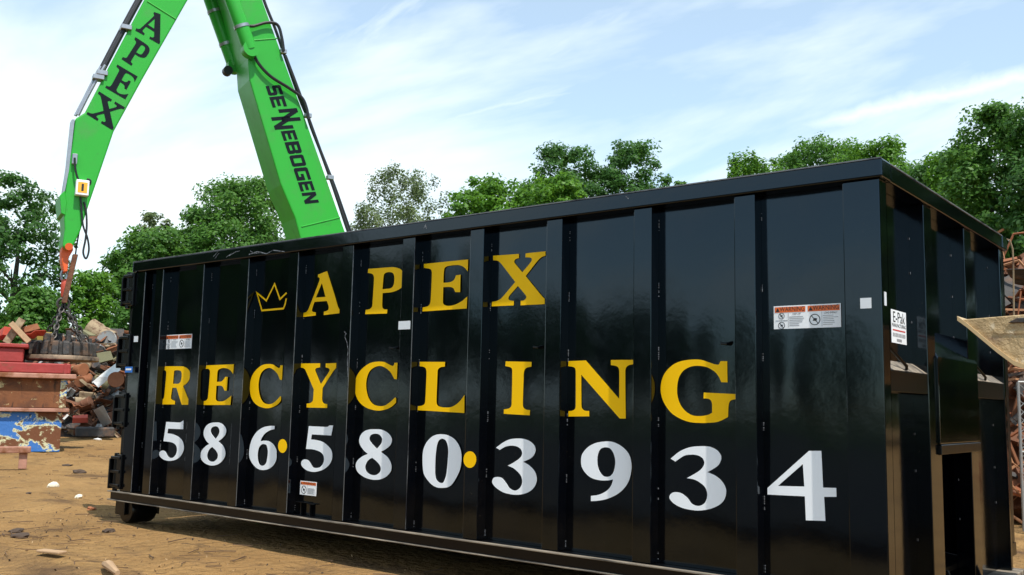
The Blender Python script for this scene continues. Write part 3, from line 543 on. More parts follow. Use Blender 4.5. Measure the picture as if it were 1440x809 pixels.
# unseen asphalt added to darken the paint's reflections, rough grass beyond it
ASPH = mat('unseen_asphalt', (0.062, 0.058, 0.055), 0.9, spec=0.2, bump=(40, 0.5, 0.01), var=(0.7, 0.25), mixes=[((0.14, 0.105, 0.07), 0.6, 0.52, 0.74, 0.95)])
ax, ay = axis(-60, 40, 2.5, 60), axis(-22, -3.4, 1.2, 1)
ax = np.linspace(-70, 45, 60); ay = np.linspace(-24, -3.3, 24); AX, AY = np.meshgrid(ax, ay)
AY = AY + np.where(AY > -3.4, 0.25*np.sin(AX*0.9)+0.15*np.sin(AX*2.3), 0)
tag(grid_mesh('unseen_road', AX, AY, 0.075+0*AX, ASPH), None, None, kind='structure')
FIELD = mat('field_grass', (0.05, 0.085, 0.025), 0.9, spec=0.1, var=(0.5, 0.4), bump=(6, 0.8, 0.1))
AX, AY = np.meshgrid(np.linspace(-160, 130, 40), np.linspace(-160, -24.5, 30))
tag(grid_mesh('field', AX, AY, 0.09+0.05*np.sin(AX*0.2)*np.cos(AY*0.17), FIELD), None, None, kind='structure')

# ------------------------------------------------------------------ the green material handler
BH = math.radians(17)
hd = ray(390, 300); hd.z = 0; hd.normalize(); hr = Vector((hd.y, -hd.x, 0))
BU = math.cos(BH)*hr + math.sin(BH)*hd          # in-plane, to the right
BN = -math.cos(BH)*hd + math.sin(BH)*hr         # towards the yard, the lettered side
BP = at_depth(250, 300, 20.8)
def bp(x, y, off=0.0):                          # point of the lettered plane (plus an offset towards the viewer)
    d = ray(x, y); o = BP + BN*off; return CAM + d*((o-CAM).dot(BN)/d.dot(BN))
foot = bp(505, 470); foot.z = 0
mh = thing('material_handler', 'bright green scrap material handler whose tall boom reaches over the black dumpster', 'crane', foot)
boom = [(290, -112), (327, 0), (349, 82), (351, 112), (395, 260), (415, 307), (440, 400), (470, 478), (500, 505), (532, 492), (540, 470), (520, 412), (485, 325), (427, 160), (397, 78), (369, 0), (331, -112), (318, -150), (300, -158), (288, -140)]
BT = 1.0; ST = 0.78
ob = MB().prism([bp(*q) for q in boom], -BN*BT).build('boom', GREEN, mh, bevel=0.03, seg=2)
stick = [(272, -128), (203, 0), (155, 91), (120, 158), (106, 167), (102, 200), (92, 268), (88, 290), (90, 302), (91, 322), (88, 346), (96, 352), (104, 344), (113, 325), (126, 285), (138, 250), (160, 185), (200, 112), (264, 0), (330, -112), (332, -140), (312, -160), (288, -152)]
so = -0.11
os_ = MB().prism([bp(x, y, so) for x, y in stick], -BN*ST).build('stick', GREEN, mh, bevel=0.03, seg=2)
# seams, end plates
for (a, c, par, o_) in (((424, 319), (478, 306), ob, 0.0), ((354, 57), (391, 54), ob, 0.0)):
    MB().tube([bp(*a, o_), bp(*c, o_)], 0.018, 6).build('weld_seam', GREEN, par)
MB().tube([bp(207, 2, so), bp(247, 27, so)], 0.018, 6).build('weld_seam', GREEN, os_)
# stick edge cover strip in bare metal
MB().prism([bp(101, 168, so+0.012), bp(105, 168, so+0.012), bp(97, 240, so+0.012), bp(90, 275, so+0.012), bp(88, 272, so+0.012), bp(94, 236, so+0.012)], -BN*0.3).build('edge_strip', STEEL, os_)
MB().prism([bp(84, 275, so+.02), bp(91, 268, so+.02), bp(94, 285, so+.02), bp(92, 303, so+.02), bp(86, 300, so+.02)], -BN*(ST+.04)).build('pivot_lug', GREEN, os_, bevel=.01)
# lettering
def letter_on(k, bl, ex, ey, off, name, par, m=INK):
    loops = unit(glyph_plane(k, LY)) if isinstance(k, str) else k
    l3 = [[bp(bl[0]+ex[0]*x+ey[0]*y, bl[1]+ex[1]*x+ey[1]*y, off) for x, y in l] for l in loops]
    return MB().prism(l3[0], BN*0.003, l3[1:]).build(name, m, par)
def cz(x, y): return (115+x/4.49, 10+y/4.49)
DKBLUE = mat('dark_navy_vinyl', (0.004, 0.007, 0.012), 0.6, spec=0.15)
def vz(x, y): return (x/4.49, y/4.49)
letter_on('A', cz(338, 148), vz(150, 92), vz(66, -160), so+0.004, 'letter', os_, DKBLUE)
letter_on('P', cz(250, 330), vz(108, 68), vz(86, -142), so+0.004, 'letter', os_, DKBLUE)
letter_on('E', cz(148, 508), vz(128, 76), vz(77, -145), so+0.004, 'letter', os_, DKBLUE)
letter_on('X', cz(28, 678), vz(166, 99), vz(80, -146), so+0.004, 'letter', os_, DKBLUE)
def U(*ls): return [[tuple(map(float, p.split(','))) for p in l.split()] for l in ls]
BLK = {'S': U("0,0 .9,0 1,.1 1,.52 .9,.62 .28,.62 .28,.78 .95,.78 1,1 .1,1 0,.9 0,.5 .1,.4 .72,.4 .72,.22 0,.22"),
 'E': U("0,0 1,0 1,.22 .28,.22 .28,.39 .9,.39 .9,.61 .28,.61 .28,.78 1,.78 1,1 0,1"),
 'N': U("0,0 .27,0 .27,.6 .7,0 1,0 1,1 .73,1 .73,.4 .3,1 0,1"),
 'B': U("0,0 .88,0 1,.1 1,.43 .93,.5 1,.57 1,.9 .88,1 0,1", ".28,.22 .72,.22 .72,.4 .28,.4", ".28,.6 .72,.6 .72,.78 .28,.78"),
 'O': U(".1,0 .9,0 1,.1 1,.9 .9,1 .1,1 0,.9 0,.1", ".28,.22 .72,.22 .72,.78 .28,.78"),
 'G': U(".1,0 1,0 1,.58 .5,.58 .5,.38 .72,.38 .72,.22 .28,.22 .28,.78 1,.78 1,1 .1,1 0,.9 0,.1")}
def cs(x, y): return (365+x/4.49, 110+y/4.49)
for ch, y0, y1, sh, hh in (('S', 43, 103, 0, 82), ('E', 112, 178, 0, 80), ('N', 190, 268, 30, 104), ('N', 240, 318, -32, 104), ('E', 328, 388, 0, 78), ('B', 398, 472, 0, 78), ('O', 482, 552, 0, 78), ('G', 562, 640, 0, 78), ('E', 650, 708, 0, 78), ('N', 718, 786, 0, 78)):
    bx = 38+(y0-43)*0.336+sh
    letter_on(BLK[ch], cs(bx, y0+8), vz((y1-y0)*0.336, y1-y0), vz(hh*1.13, -9), 0.004, 'letter', ob, DKBLUE)
# cylinders of the stick, both sides of the boom
for off in (0.14, -BT-0.14):
    c_ = MB().tube([bp(349, 73)+BN*off, bp(320, -8)+BN*off, bp(305, -52)+BN*off], 0.165, 14).build('hydraulic_cylinder', GREEN, mh, smooth=True)
    MB().tube([bp(349, 73)+BN*(off-0.1), bp(349, 73)+BN*(off+0.14)], 0.185, 18).build('cylinder_eye', GREEN, c_, smooth=True)
    MB().tube([bp(305, -52)+BN*off, bp(292, -92)+BN*off], 0.08, 12).build('piston_rod', STEEL, c_, smooth=True)
    for t in (0.25, 0.62):
        q = bp(349-29*t*1.6, 73-81*t*1.6)+BN*off; dv = (bp(320, -8)-bp(349, 73)).normalized()
        MB().tube([q-dv*.035, q+dv*.035], 0.18, 14).build('clamp', STEEL, c_, smooth=True)
MB().tube([bp(337, 82)-BN*0.95, bp(337, 82)-BN*1.12], 0.11, 12).build('pivot_pin', DKHOSE, mh, smooth=True)
def smooth_path(pts, n=5):
    o = []
    for i in range(len(pts)-1):
        p0, p1, p2, p3 = (pts[min(max(i+k, 0), len(pts)-1)] for k in (-1, 0, 1, 2))
        for j in range(n):
            t = j/n; o.append(tuple(0.5*(2*p1[a]+(p2[a]-p0[a])*t+(2*p0[a]-5*p1[a]+4*p2[a]-p3[a])*t*t+(3*p1[a]-p0[a]-3*p2[a]+p3[a])*t**3) for a in range(2)))
    o.append(pts[-1]); return o
def hose(pts, r, off, par, m=DKHOSE, name='hose'):
    return MB().tube([bp(x, y, off) for x, y in smooth_path(pts)], r, 6).build(name, m, par, smooth=True)
hose([(322, -40), (331, 0), (338, 25), (352, 37), (375, 32), (390, 35), (396, 52), (399, 72)], 0.036, 0.10, ob)
hose([(353, 65), (362, 87), (380, 107), (405, 123), (424, 137), (431, 152), (434, 168)], 0.036, 0.10, ob)
hose([(352, -60), (371, 0), (386, 38), (398, 72), (421, 138), (434, 168)], 0.034, -0.03, ob)
hose([(401, 78), (420, 128), (436, 172), (462, 244), (477, 288), (491, 330), (530, 440)], 0.036, 0.02, ob)
hose([(434, 168), (441, 188), (468, 256), (483, 298), (495, 332), (535, 440)], 0.036, -0.06, ob)
for q in ((398, 73), (433, 163), (464, 250)): MB().obox(bp(*q), BU*.075, BN*.07, Vector((0, 0, .05))).build('hose_clamp', STEEL, ob, bevel=.01)
hose([(232, -60), (197, 0), (170, 50), (144, 100), (137, 112)], 0.055, so-0.05, os_)
hose([(228, -60), (193, 0), (166, 50), (141, 98)], 0.045, so-0.22, os_)
hose([(148, 92), (136, 112), (122, 138), (110, 162)], 0.035, so-0.02, os_, STEEL, 'pipe')
hose([(142, 94), (131, 114), (118, 140), (106, 163)], 0.035, so-0.12, os_, STEEL, 'pipe')
for q in ((177, 40), (143, 104), (138, 110)): MB().obox(bp(*q, so-.05), BU*.11, BN*.12, Vector((0, 0, .05))).build('hose_clamp', STEEL, os_, bevel=.01)
# junction box and loose cable on the stick
c0 = bp(114.5, 266, so); jb = MB().obox(c0+BN*.09, BU*.125, BN*.09, Vector((0, 0, .16))).build('junction_box', LABEL, os_, bevel=.012)
MB().obox(c0+BN*.183, BU*.09, BN*.002, Vector((0, 0, .11))).build('box_sticker', mat('sticker_amber', (0.85, 0.42, 0.03), .5), jb)
MB().obox(c0+BN*.187, BU*.022, BN*.001, Vector((0, 0, .075))).build('sticker_mark', INK, jb)
MB().obox(bp(105, 224, so+.05), BU*.05, BN*.05, Vector((0, 0, .11))).build('cable_gland', STEEL, os_, bevel=.01)
hose([(105, 222), (106, 238), (110, 252), (119, 262), (126, 260), (127, 254), (122, 252)], 0.022, so+.12, os_, DKHOSE, 'cable')
hose([(113, 277), (115, 300), (117, 318), (123, 335), (125, 352), (121, 364), (117, 355), (120, 338), (122, 318), (121, 296), (118, 284)], 0.020, so+.05, os_, DKHOSE, 'cable')
hose([(118, 280), (113, 315), (108, 345), (104, 372), (98, 400), (91, 430)], 0.016, so-.2, os_, DKHOSE, 'cable')
# body behind the dumpster
def hb(c, l, wd, h, z0): return MB().obox(foot+BU*c[0]-BN*c[1]+Vector((0, 0, z0+h/2)), BU*l/2, BN*wd/2, Vector((0, 0, h/2)))
DKG = mat('chassis_grey', (0.06, 0.065, 0.07), 0.6)
hb((1.6, 0.5), 4.6, 2.4, 0.55, 0.75).build('chassis', DKG, mh, bevel=.05)
for cx in (-0.2, 3.4):
    for cy in (-0.6, 1.6):
        c = foot+BU*cx-BN*cy+Vector((0, 0, .58)); wl = MB().lathe([(.3, -.2), (.52, -.2), (.58, -.13), (.58, .13), (.52, .2), (.3, .2)], c, BN, 26).build('wheel', TIRE, mh, smooth=True)
        MB().lathe([(.29, -.16), (.29, .16)], c, BN, 18).build('rim', GREEN, wl, smooth=True)
MB().lathe([(.9, 0), (.9, .3)], foot+BU*1.6-BN*.5+Vector((0, 0, 1.3)), (0, 0, 1), 28).build('slew_ring', DKG, mh, smooth=True)
hb((2.2, 0.5), 4.2, 2.5, 0.35, 1.6).build('turntable', DKG, mh, bevel=.04)
hb((3.0, 0.5), 2.6, 2.4, 1.5, 1.96).build('engine_house', GREEN, mh, bevel=.08, seg=2)
cb = hb((0.55, -0.75), 1.5, 0.95, 1.75, 1.96).build('cab', GREEN, mh, bevel=.08, seg=2)
hb((0.55, -1.235), 1.25, 0.02, 1.0, 2.5).build('window', GLASS, cb); hb((-0.21, -0.75), 0.02, 0.75, 1.1, 2.45).build('windshield', GLASS, cb)

# ------------------------------------------------------------------ hook, chains and magnet
hk = thing('crane_hook', 'orange hook block with red swivel hanging from the tip of the green stick', 'hook', bp(92, 385, so))
mo = so-0.32
MB().prism([bp(x, y, so-.14) for x, y in ((88, 345), (92, 341), (102, 342), (103, 352), (97, 362), (95, 382), (90, 383), (87, 368), (86, 356))], -BN*.36).build('hook_block', ORNG, hk, bevel=.015)
MB().tube([bp(97, 347, so+.03), bp(97, 347, so-.6)], .075, 16).build('pin', ORNG, hk, smooth=True)
sh = [(88+4.5*math.cos(t), 391-7*math.sin(t)) for t in np.linspace(-.2, math.pi+.2, 10)]
MB().tube([bp(x, y, mo) for x, y in [(93, 381), (94.5, 386), (94, 392), (90, 397), (86, 392), (86, 386), (88, 381)]], .03, 6).build('shackle', STEEL, hk, smooth=True)
MB().tube([bp(90.5, 393, mo), bp(92, 400, mo), bp(91, 410, mo), bp(89, 418, mo)], [.05, .09, .085, .05], 10).build('swivel', REDM, hk, smooth=True)
MB().obox(bp(98, 392, mo+.12), (bp(106, 358, mo)-bp(90, 426, mo))*.5, BU*.05, BN*.05).build('drag_link', RUST, hk, bevel=.01)
mc = bp(85, 501, mo); mR = 0.735
PLATE = mat('worn_plate_steel', (.26, .185, .12), .6, .3, mixes=[((.05, .04, .035), 4, .45, .65, .8)])
mg = thing('lifting_magnet', 'round dark ribbed electromagnet hanging on chains above the scrap', 'magnet', mc-Vector((0, 0, .14)))
MB().lathe([(.2, -.10), (mR*.97, -.10), (mR, -.08), (mR, -.02), (mR*.98, 0), (.3, .0)], mc, (0, 0, 1), 40).build('magnet_plate', PLATE, mg, smooth=True)
MB().lathe([(mR*.80, .0), (mR*.80, .23), (mR*.62, .27), (.22, .29), (.2, .29)], mc, (0, 0, 1), 40).build('magnet_body', MAGN, mg, smooth=True)
for k in range(20):
    a = 2*math.pi*k/20; d = Vector((math.cos(a), math.sin(a), 0)); t = Vector((-d.y, d.x, 0))
    MB().prism([mc+d*mR*.74+t*.062+Vector((0, 0, .30)), mc+d*mR*.88+t*.062+Vector((0, 0, .27)), mc+d*mR*.92+t*.062+Vector((0, 0, .005)), mc+d*mR*.74+t*.062+Vector((0, 0, .005))], -t*.124).build('fin', MAGN, mg, bevel=.02, seg=2)
for k_, (du, dn, hh_) in enumerate(((.1, .2, .12), (.35, .1, .09), (-.05, -.3, .1), (.25, -.35, .07), (-.3, .3, .08))): MB().obox(mc+BU*du+BN*dn+Vector((0, 0, .28+hh_)), BU*(.05+.02*(k_ % 3)), BN*.07, Vector((0, 0, hh_))).build('bracket', MAGN, mg, bevel=.015)
bx_ = MB().obox(mc-BU*.42+Vector((0, 0, .38)), BU*.22, BN*.14, Vector((0, 0, .09))).build('terminal_box', mat('box_olive_yellow', (.32, .24, .05), .6, mixes=[((.05, .04, .03), 6, .5, .6, .8)]), mg, bevel=.01)
ring = bp(89, 427, mo); MB().tube([ring+BU*.11*math.cos(t)+Vector((0, 0, .11*math.sin(t))) for t in np.linspace(0, 2*math.pi, 15)], .03, 6).build('ring', CHAIN, mg, smooth=True)
def link(c, d, s, k, par):
    d = d.normalized(); a = (d.cross(Vector((.3, .5, .1)))).normalized(); b = d.cross(a)
    if k % 2: a, b = b, a
    ps = [c + d*(s*.5*math.sin(t)) + a*(s*.30*math.cos(t)) for t in np.linspace(0, 2*math.pi, 11)]
    MB().tube(ps, s*.115, 5).build('chain_link', CHAIN, par, smooth=True)
for ang in (2.0, 4.1, 6.2, 0.9):
    e = mc + (BU*math.cos(ang)+BN*math.sin(ang))*mR*.74 + Vector((0, 0, .25)); n = 9
    MB().obox(e+Vector((0, 0, .05)), BU*.03, BN*.06, Vector((0, 0, .09))).build('lug', MAGN, mg)
    for k in range(n):
        t = (k+.5)/n; link(ring.lerp(e, t), e-ring, (e-ring).length/n*1.35, k, mg)
MB().tube([ring-Vector((0, 0, .05)), ring-Vector((0, 0, .35))+BU*-.08, mc+BU*-.1+Vector((0, 0, .25))], .035, 6).build('power_cable', DKHOSE, mg, smooth=True)

# ------------------------------------------------------------------ trees
def tube_tree(b, rng, base, top, crown_c, cr, ch, trunk_r):
    pts = [base]; n = 6
    for i in range(1, n+1):
        t = i/n; pts.append(base.lerp(top, t)+Vector((rng.normal(0, .12), rng.normal(0, .12), 0))*(t*1.2))
    b.tube(pts, [trunk_r*(1.25 if i == 0 else 1)*(1-.82*i/n) for i in range(n+1)], 8); limbs = []
    for k in range(11):
        t = rng.uniform(.32, .9); p = pts[0].lerp(top, t); a = rng.uniform(0, 6.28); r = cr*rng.uniform(.4, .72)
        q = Vector((p.x+r*math.cos(a), p.y+r*math.sin(a), min(p.z+r*rng.uniform(.5, 1.1), top.z))); m = p.lerp(q, .5)+Vector((0, 0, -r*.10))
        b.tube([p, m, q], [trunk_r*.42*(1-t*.5), trunk_r*.25*(1-t*.5), trunk_r*.07], 5); limbs.append((m, q))
    return limbs
def tree(name, label, px, ytop, halfw_px, D, m, seed, dens=1.0, sparse=0.0, leaf=0.17, zb=0.25, group=None, base=None, height=None, cr=None, ry=1.0, shoots=0.0, cat='tree'):
    rng = np.random.default_rng(seed)
    if base is None: base = on_ground(px, D); height = top_z(ytop, px, D); cr = halfw_px/FPX*D
    base = Vector((base.x, base.y, -0.05))
    root = thing(name, label, cat, base, group)
    zc = height*(zb+1)/2; ch = height*(1-zb)/2; top = base+Vector((rng.normal(0, .2), rng.normal(0, .2), height*.80))
    b = MB(); limbs = tube_tree(b, rng, base, top, zc, cr, ch, 0.06+height*.021); b.build('trunk', BARK, root, smooth=True)
    # lobed crown envelope
    nl = 16; ld = rng.normal(size=(nl, 3)); ld /= np.linalg.norm(ld, axis=1)[:, None]; lr = rng.uniform(.66, 1.06, nl)
    nc = int(290*dens*max(1.0, cr/2.6)**1.2); d = rng.normal(size=(nc, 3)); d /= np.linalg.norm(d, axis=1)[:, None]
    wgt = np.exp(7*(d@ld.T-1)); env = (wgt*lr).sum(1)/wgt.sum(1)
    rad = env*rng.uniform(.18, 1, nc)**(1/2.6)
    c = d*rad[:, None]*np.array([cr, cr*ry, ch])
    c[:, 2] *= np.minimum(1.0, 1)*.90*ch/np.percentile(c[:, 2], 95); c[:, :2] *= 1.02*cr/np.percentile(np.hypot(c[:, 0], c[:, 1]), 88); c[:, 2] = np.clip(c[:, 2], -ch*1.02, ch*.99)
    taper = 1-.15*np.clip(c[:, 2]/ch, -1, 1)*(c[:, 2] > 0) ; c[:, :2] *= taper[:, None]
    if sparse: c = c[rng.uniform(size=len(c)) > sparse]
    cen = np.array([base.x, base.y, zc]); c = c+cen
    cs_ = rng.uniform(.6, 1.3, len(c))*(.12+cr*.155)*(1.0-.25*sparse)
    per = max(20, int(115*(1-.25*sparse)*(cr/2.6)**.7)); n = len(c)*per; ci = np.repeat(np.arange(len(c)), per)
    g = rng.normal(size=(n, 3)); g /= np.linalg.norm(g, axis=1)[:, None]; g *= (rng.uniform(0, 1, n)**.45)[:, None]*np.array([1, 1, .72])
    if shoots: g[:, 2] *= 1+shoots; g[:, :2] *= 1-.35*shoots
    P = c[ci]+g*cs_[ci][:, None]*1.15
    outw = (P-cen)/np.array([cr, cr, ch]); nrm = g*.9+outw*.35+np.array([0, 0, .55])+rng.normal(size=(n, 3))*.55; nrm /= np.linalg.norm(nrm, axis=1)[:, None]
    r3 = rng.normal(size=(n, 3)); u = np.cross(nrm, r3); u /= np.linalg.norm(u, axis=1)[:, None]+1e-9; v = np.cross(nrm, u)
    s = leaf*1.12*rng.uniform(.55, 1.3, n)[:, None]
    V = np.stack([P-u*s*.5, P-v*s*.33+u*s*.05, P+u*s*.55+nrm*s*.08, P+v*s*.33+u*s*.05], 1).reshape(-1, 3)-np.array(base)
    me = bpy.data.meshes.new('crown'); quick_mesh(me, V, np.arange(len(V)).reshape(-1, 4)); me.materials.append(m)
    o = bpy.data.objects.new('crown', me); COL.objects.link(o); o.parent = root
    return root
G = 'trees along the edge of the yard'
TREES = [
 ('broadleaf_tree', 'tall airy broadleaf tree with dark forked trunk beside the rusty blue dumpster', 5, 246, 78, 38, LEAF_B, 1, dict(dens=.9, sparse=.28, leaf=.15, zb=.22)),
 ('broadleaf_tree', 'wide broadleaf tree outermost beyond the rusty blue dumpster', -150, 215, 110, 40, LEAF_B, 2, dict()),
 ('shrub', 'low leafy bush at the foot of the airy tree behind the red dumpster', 40, 408, 42, 36, LEAF_A, 3, dict(zb=.05, leaf=.14)),
 ('shrub', 'bright green sapling growing behind the hanging magnet', 118, 388, 42, 39, LEAF_D, 4, dict(zb=.05, leaf=.14)),
 ('young_tree', 'mid-green tree with ragged top between the magnet and the green boom', 196, 326, 62, 43, LEAF_A, 5, dict(zb=.1)),
 ('slender_tree', 'thin sparse pale tree top rising behind the ragged mid-green tree', 206, 297, 26, 52, LEAF_C, 6, dict(sparse=.45, leaf=.15, zb=.5)),
 ('young_tree', 'small yellow-green tree squeezed beside the big round tree', 250, 322, 34, 46, LEAF_D, 7, dict(zb=.1)),
 ('round_tree', 'big dense round dark green tree beside the belly of the lettered green boom', 338, 256, 90, 46, LEAF_A, 8, dict(dens=1.5, leaf=.15, zb=.12)),
 ('pale_tree', 'pale grey-green fine-leaved tree behind the hose side of the lettered green boom', 556, 240, 78, 46, LEAF_C, 9, dict(dens=1.25, sparse=.15, leaf=.115, zb=.15, shoots=.5)),
 ('maple_tree', 'bright green tree with bumpy top between pale tree and tall dark tree', 682, 252, 72, 44, LEAF_D, 10, dict(dens=1.2, zb=.15)),
 ('maple_tree', 'short bright yellow-green tree in front of the tall dark tree', 785, 246, 50, 43, LEAF_D, 11, dict(dens=1.1, zb=.15)),
 ('tall_tree', 'tall dark green tree with narrow peak rising above the dumpster middle', 790, 202, 66, 54, LEAF_B, 12, dict(dens=1.3, zb=.2, sparse=.1)),
 ('tall_tree', 'tall dark green tree with rounded peak, twin of the narrow-peaked one', 880, 199, 70, 54, LEAF_B, 13, dict(dens=1.3, zb=.2, sparse=.1)),
 ('leafy_tree', 'low green tree filling the gap between spiky and rounded trees', 1108, 216, 45, 56, LEAF_A, 30, dict(dens=1.1, leaf=.16, shoots=.5)),
 ('leafy_tree', 'light green tree wedged between rounded tree and dumpster corner', 1202, 204, 48, 54, LEAF_D, 31, dict(dens=1.1, leaf=.16, shoots=.4)),
 ('maple_tree', 'bright low tree crown between the bumpy and yellow-green trees', 742, 258, 40, 47, LEAF_A, 32, dict(dens=1.1, zb=.15)),
 ('big_tree', 'broad green tree wedged beside the large tree by the wire heap', 1350, 205, 55, 40, LEAF_D, 33, dict(dens=1.2, zb=.12)),
 ('sapling', 'tiny tree tip showing over the rail next to the twin tall trees', 958, 251, 14, 56, LEAF_A, 14, dict(dens=.5, zb=.3)),
 ('sapling', 'smallest tree tip peeking over the dumpster rail by itself', 994, 250, 9, 56, LEAF_A, 15, dict(dens=.4, zb=.3)),
 ('leafy_tree', 'spiky yellow-green tree with upright shoots above the dumpster rail', 1062, 220, 58, 52, LEAF_D, 16, dict(dens=1.1, leaf=.16, shoots=.9)),
 ('leafy_tree', 'rounded green tree next to the spiky one above the dumpster corner', 1150, 197, 70, 50, LEAF_A, 17, dict(dens=1.2, leaf=.16, shoots=.4)),
 ('leafy_tree', 'green tree behind the top corner of the black dumpster', 1240, 198, 74, 47, LEAF_D, 18, dict(dens=1.2)),
 ('leafy_tree', 'dark green tree filling the dip behind the dumpster end rail', 1318, 228, 62, 44, LEAF_B, 19, dict(dens=1.3, zb=.1)),
 ('big_tree', 'large tall green tree behind the rusty wire heap', 1405, 152, 78, 36, LEAF_A, 20, dict(dens=1.6, zb=.12, leaf=.16)),
 ('big_tree', 'largest dark tree farther along behind the wire heap', 1500, 140, 95, 34, LEAF_B, 21, dict(dens=1.3, zb=.12, leaf=.16)),
 ('shrub', 'dark bush under the large tree behind the wire heap', 1420, 385, 70, 30, LEAF_B, 22, dict(dens=.9, zb=.03, leaf=.15)),
 ('shrub', 'leafy bush behind the scrap heap at the hinge end of the dumpster', 205, 430, 55, 36, LEAF_A, 23, dict(zb=.05, leaf=.14)),
]
for (nm, lb, px, yt, hw_, D, m, sd_, kw) in TREES: tree(nm, lb, px, yt, hw_, D, m, sd_, group=G, **kw)
for k, (x_, y_, h_, m_) in enumerate(((6, 33, 12, LEAF_B), (13, 30, 13, LEAF_A), (19.5, 26, 12, LEAF_B), (25.5, 21, 13.5, LEAF_A), (31, 14, 12.5, LEAF_B), (10, 38, 14, LEAF_A))):
    tree('edge_tree', 'broadleaf tree in the row that runs on past the wire heap', 0, 0, 0, 0, m_, 300+k, base=Vector((x_, y_, 0)), height=h_, cr=4.0, dens=.30, leaf=.5, zb=.06, group='trees running on past the wire heap')
rng = np.random.default_rng(99)
for k in range(15):                               # the trees across the road, mirrored in the glossy paint
    a = R(-146+k*7.5) ; dist = 62+rng.uniform(-6, 10); hgt = (13.5 if k < 5 else 8.0 if k < 10 else 6.5)*rng.uniform(.8, 1.15)
    p = Vector((CAM.x+dist*math.cos(R(180)+R(12+k*7.0+rng.uniform(-2, 2))), CAM.y+dist*math.sin(R(180)+R(12+k*7.0)), 0))
    tree('roadside_tree', 'broadleaf tree in the row across the road', 0, 0, 0, 0, LEAF_B, 200+k, base=p, height=hgt, cr=hgt*rng.uniform(.3, .48), dens=.28, leaf=.62, group='trees across the road')

# ------------------------------------------------------------------ rusty dumpsters at the far end of the yard
DD = 18.9
g0 = on_ground(97, DD); fy = ray(75, 560); fy.z = 0; fy.normalize(); fx = Vector((-fy.y, fy.x, 0))   # fx: along the face to the left, fy: away
def ob2(o, l0, l1, d0, d1, z0, z1):            # box in the frame of the far dumpsters
    c = o+fx*(l0+l1)/2+fy*(d0+d1)/2+Vector((0, 0, (z0+z1)/2)); return MB().obox(c, fx*(l1-l0)/2, fy*(d1-d0)/2, Vector((0, 0, (z1-z0)/2)))
rd = thing('scrap_dumpster', 'rusty open dumpster with flaking blue and cream paint standing on the dirt', 'dumpster', g0+fx*1.6+fy*1.0)
Lr = 3.6
ob2(g0, 0.04, Lr, 0.02, 1.9, 0.0, 0.76).build('lower_wall', BLUEWALL, rd, bevel=.01)
ob2(g0, 0.02, Lr, 0.0, 1.92, 0.84, 1.40).build('upper_wall', CREAMWALL, rd, bevel=.01)
ob2(g0, -.08, Lr, -.10, 2.0, 0.765, 0.835).build('mid_rim', RIMRUST, rd, bevel=.01)
ob2(g0, -.16, Lr, -.16, 2.05, 1.405, 1.50).build('top_rim', RIMRUST, rd, bevel=.015)
for l in (0.02,): ob2(g0, l-.03, l+.09, -.03, .05, 0.845, 1.40).build('corner_post', BLUEWALL, rd, bevel=.01)
r2 = thing('red_dumpster', 'weathered red steel hopper stacked on top of the rusty dumpster', 'dumpster', g0+fx*1.8+fy*.9+Vector((0, 0, 1.5)))
ob2(g0, -.05, Lr, .0, 1.8, 1.505, 1.70).build('base_beam', RUSTRED, r2, bevel=.02)
ob2(g0, .80, Lr, .10, 1.7, 1.705, 1.98).build('wall', RUSTRED, r2, bevel=.02)
ob2(g0, .72, Lr, .04, 1.75, 1.985, 2.06).build('rim', RUSTRED, r2, bevel=.015)
ob2(g0, .02, .07, -.03, .0, 1.51, 1.71).build('rib', RUSTRED, r2)
o = on_ground(52, 14.5); tr_ = thing('steel_trestle', 'low rusty steel trestle standing in front of the blue dumpster', 'trestle', o+fx*.8)
ob2(o, -.02, 2.0, -.12, .12, .235, .325).build('beam', RIMRUST, tr_, bevel=.01)
ob2(o, .02, .13, -.06, .06, .0, .234).build('leg', RIMRUST, tr_, bevel=.006)
ob2(o, 1.7, 1.81, -.06, .06, .0, .234).build('leg', RIMRUST, tr_, bevel=.006)
bk = on_ground(163, 25.0); kb = thing('steel_box', 'black dented steel box lying on the dirt by the scrap heap', 'box', bk+fx*.45)
ob2(bk, -.1, .82, 0, .5, .04, .29).build('body', DARKM, kb, bevel=.03); ob2(bk, .15, .3, -.05, -.001, .06, .1).build('foot_bracket', DARKM, kb)

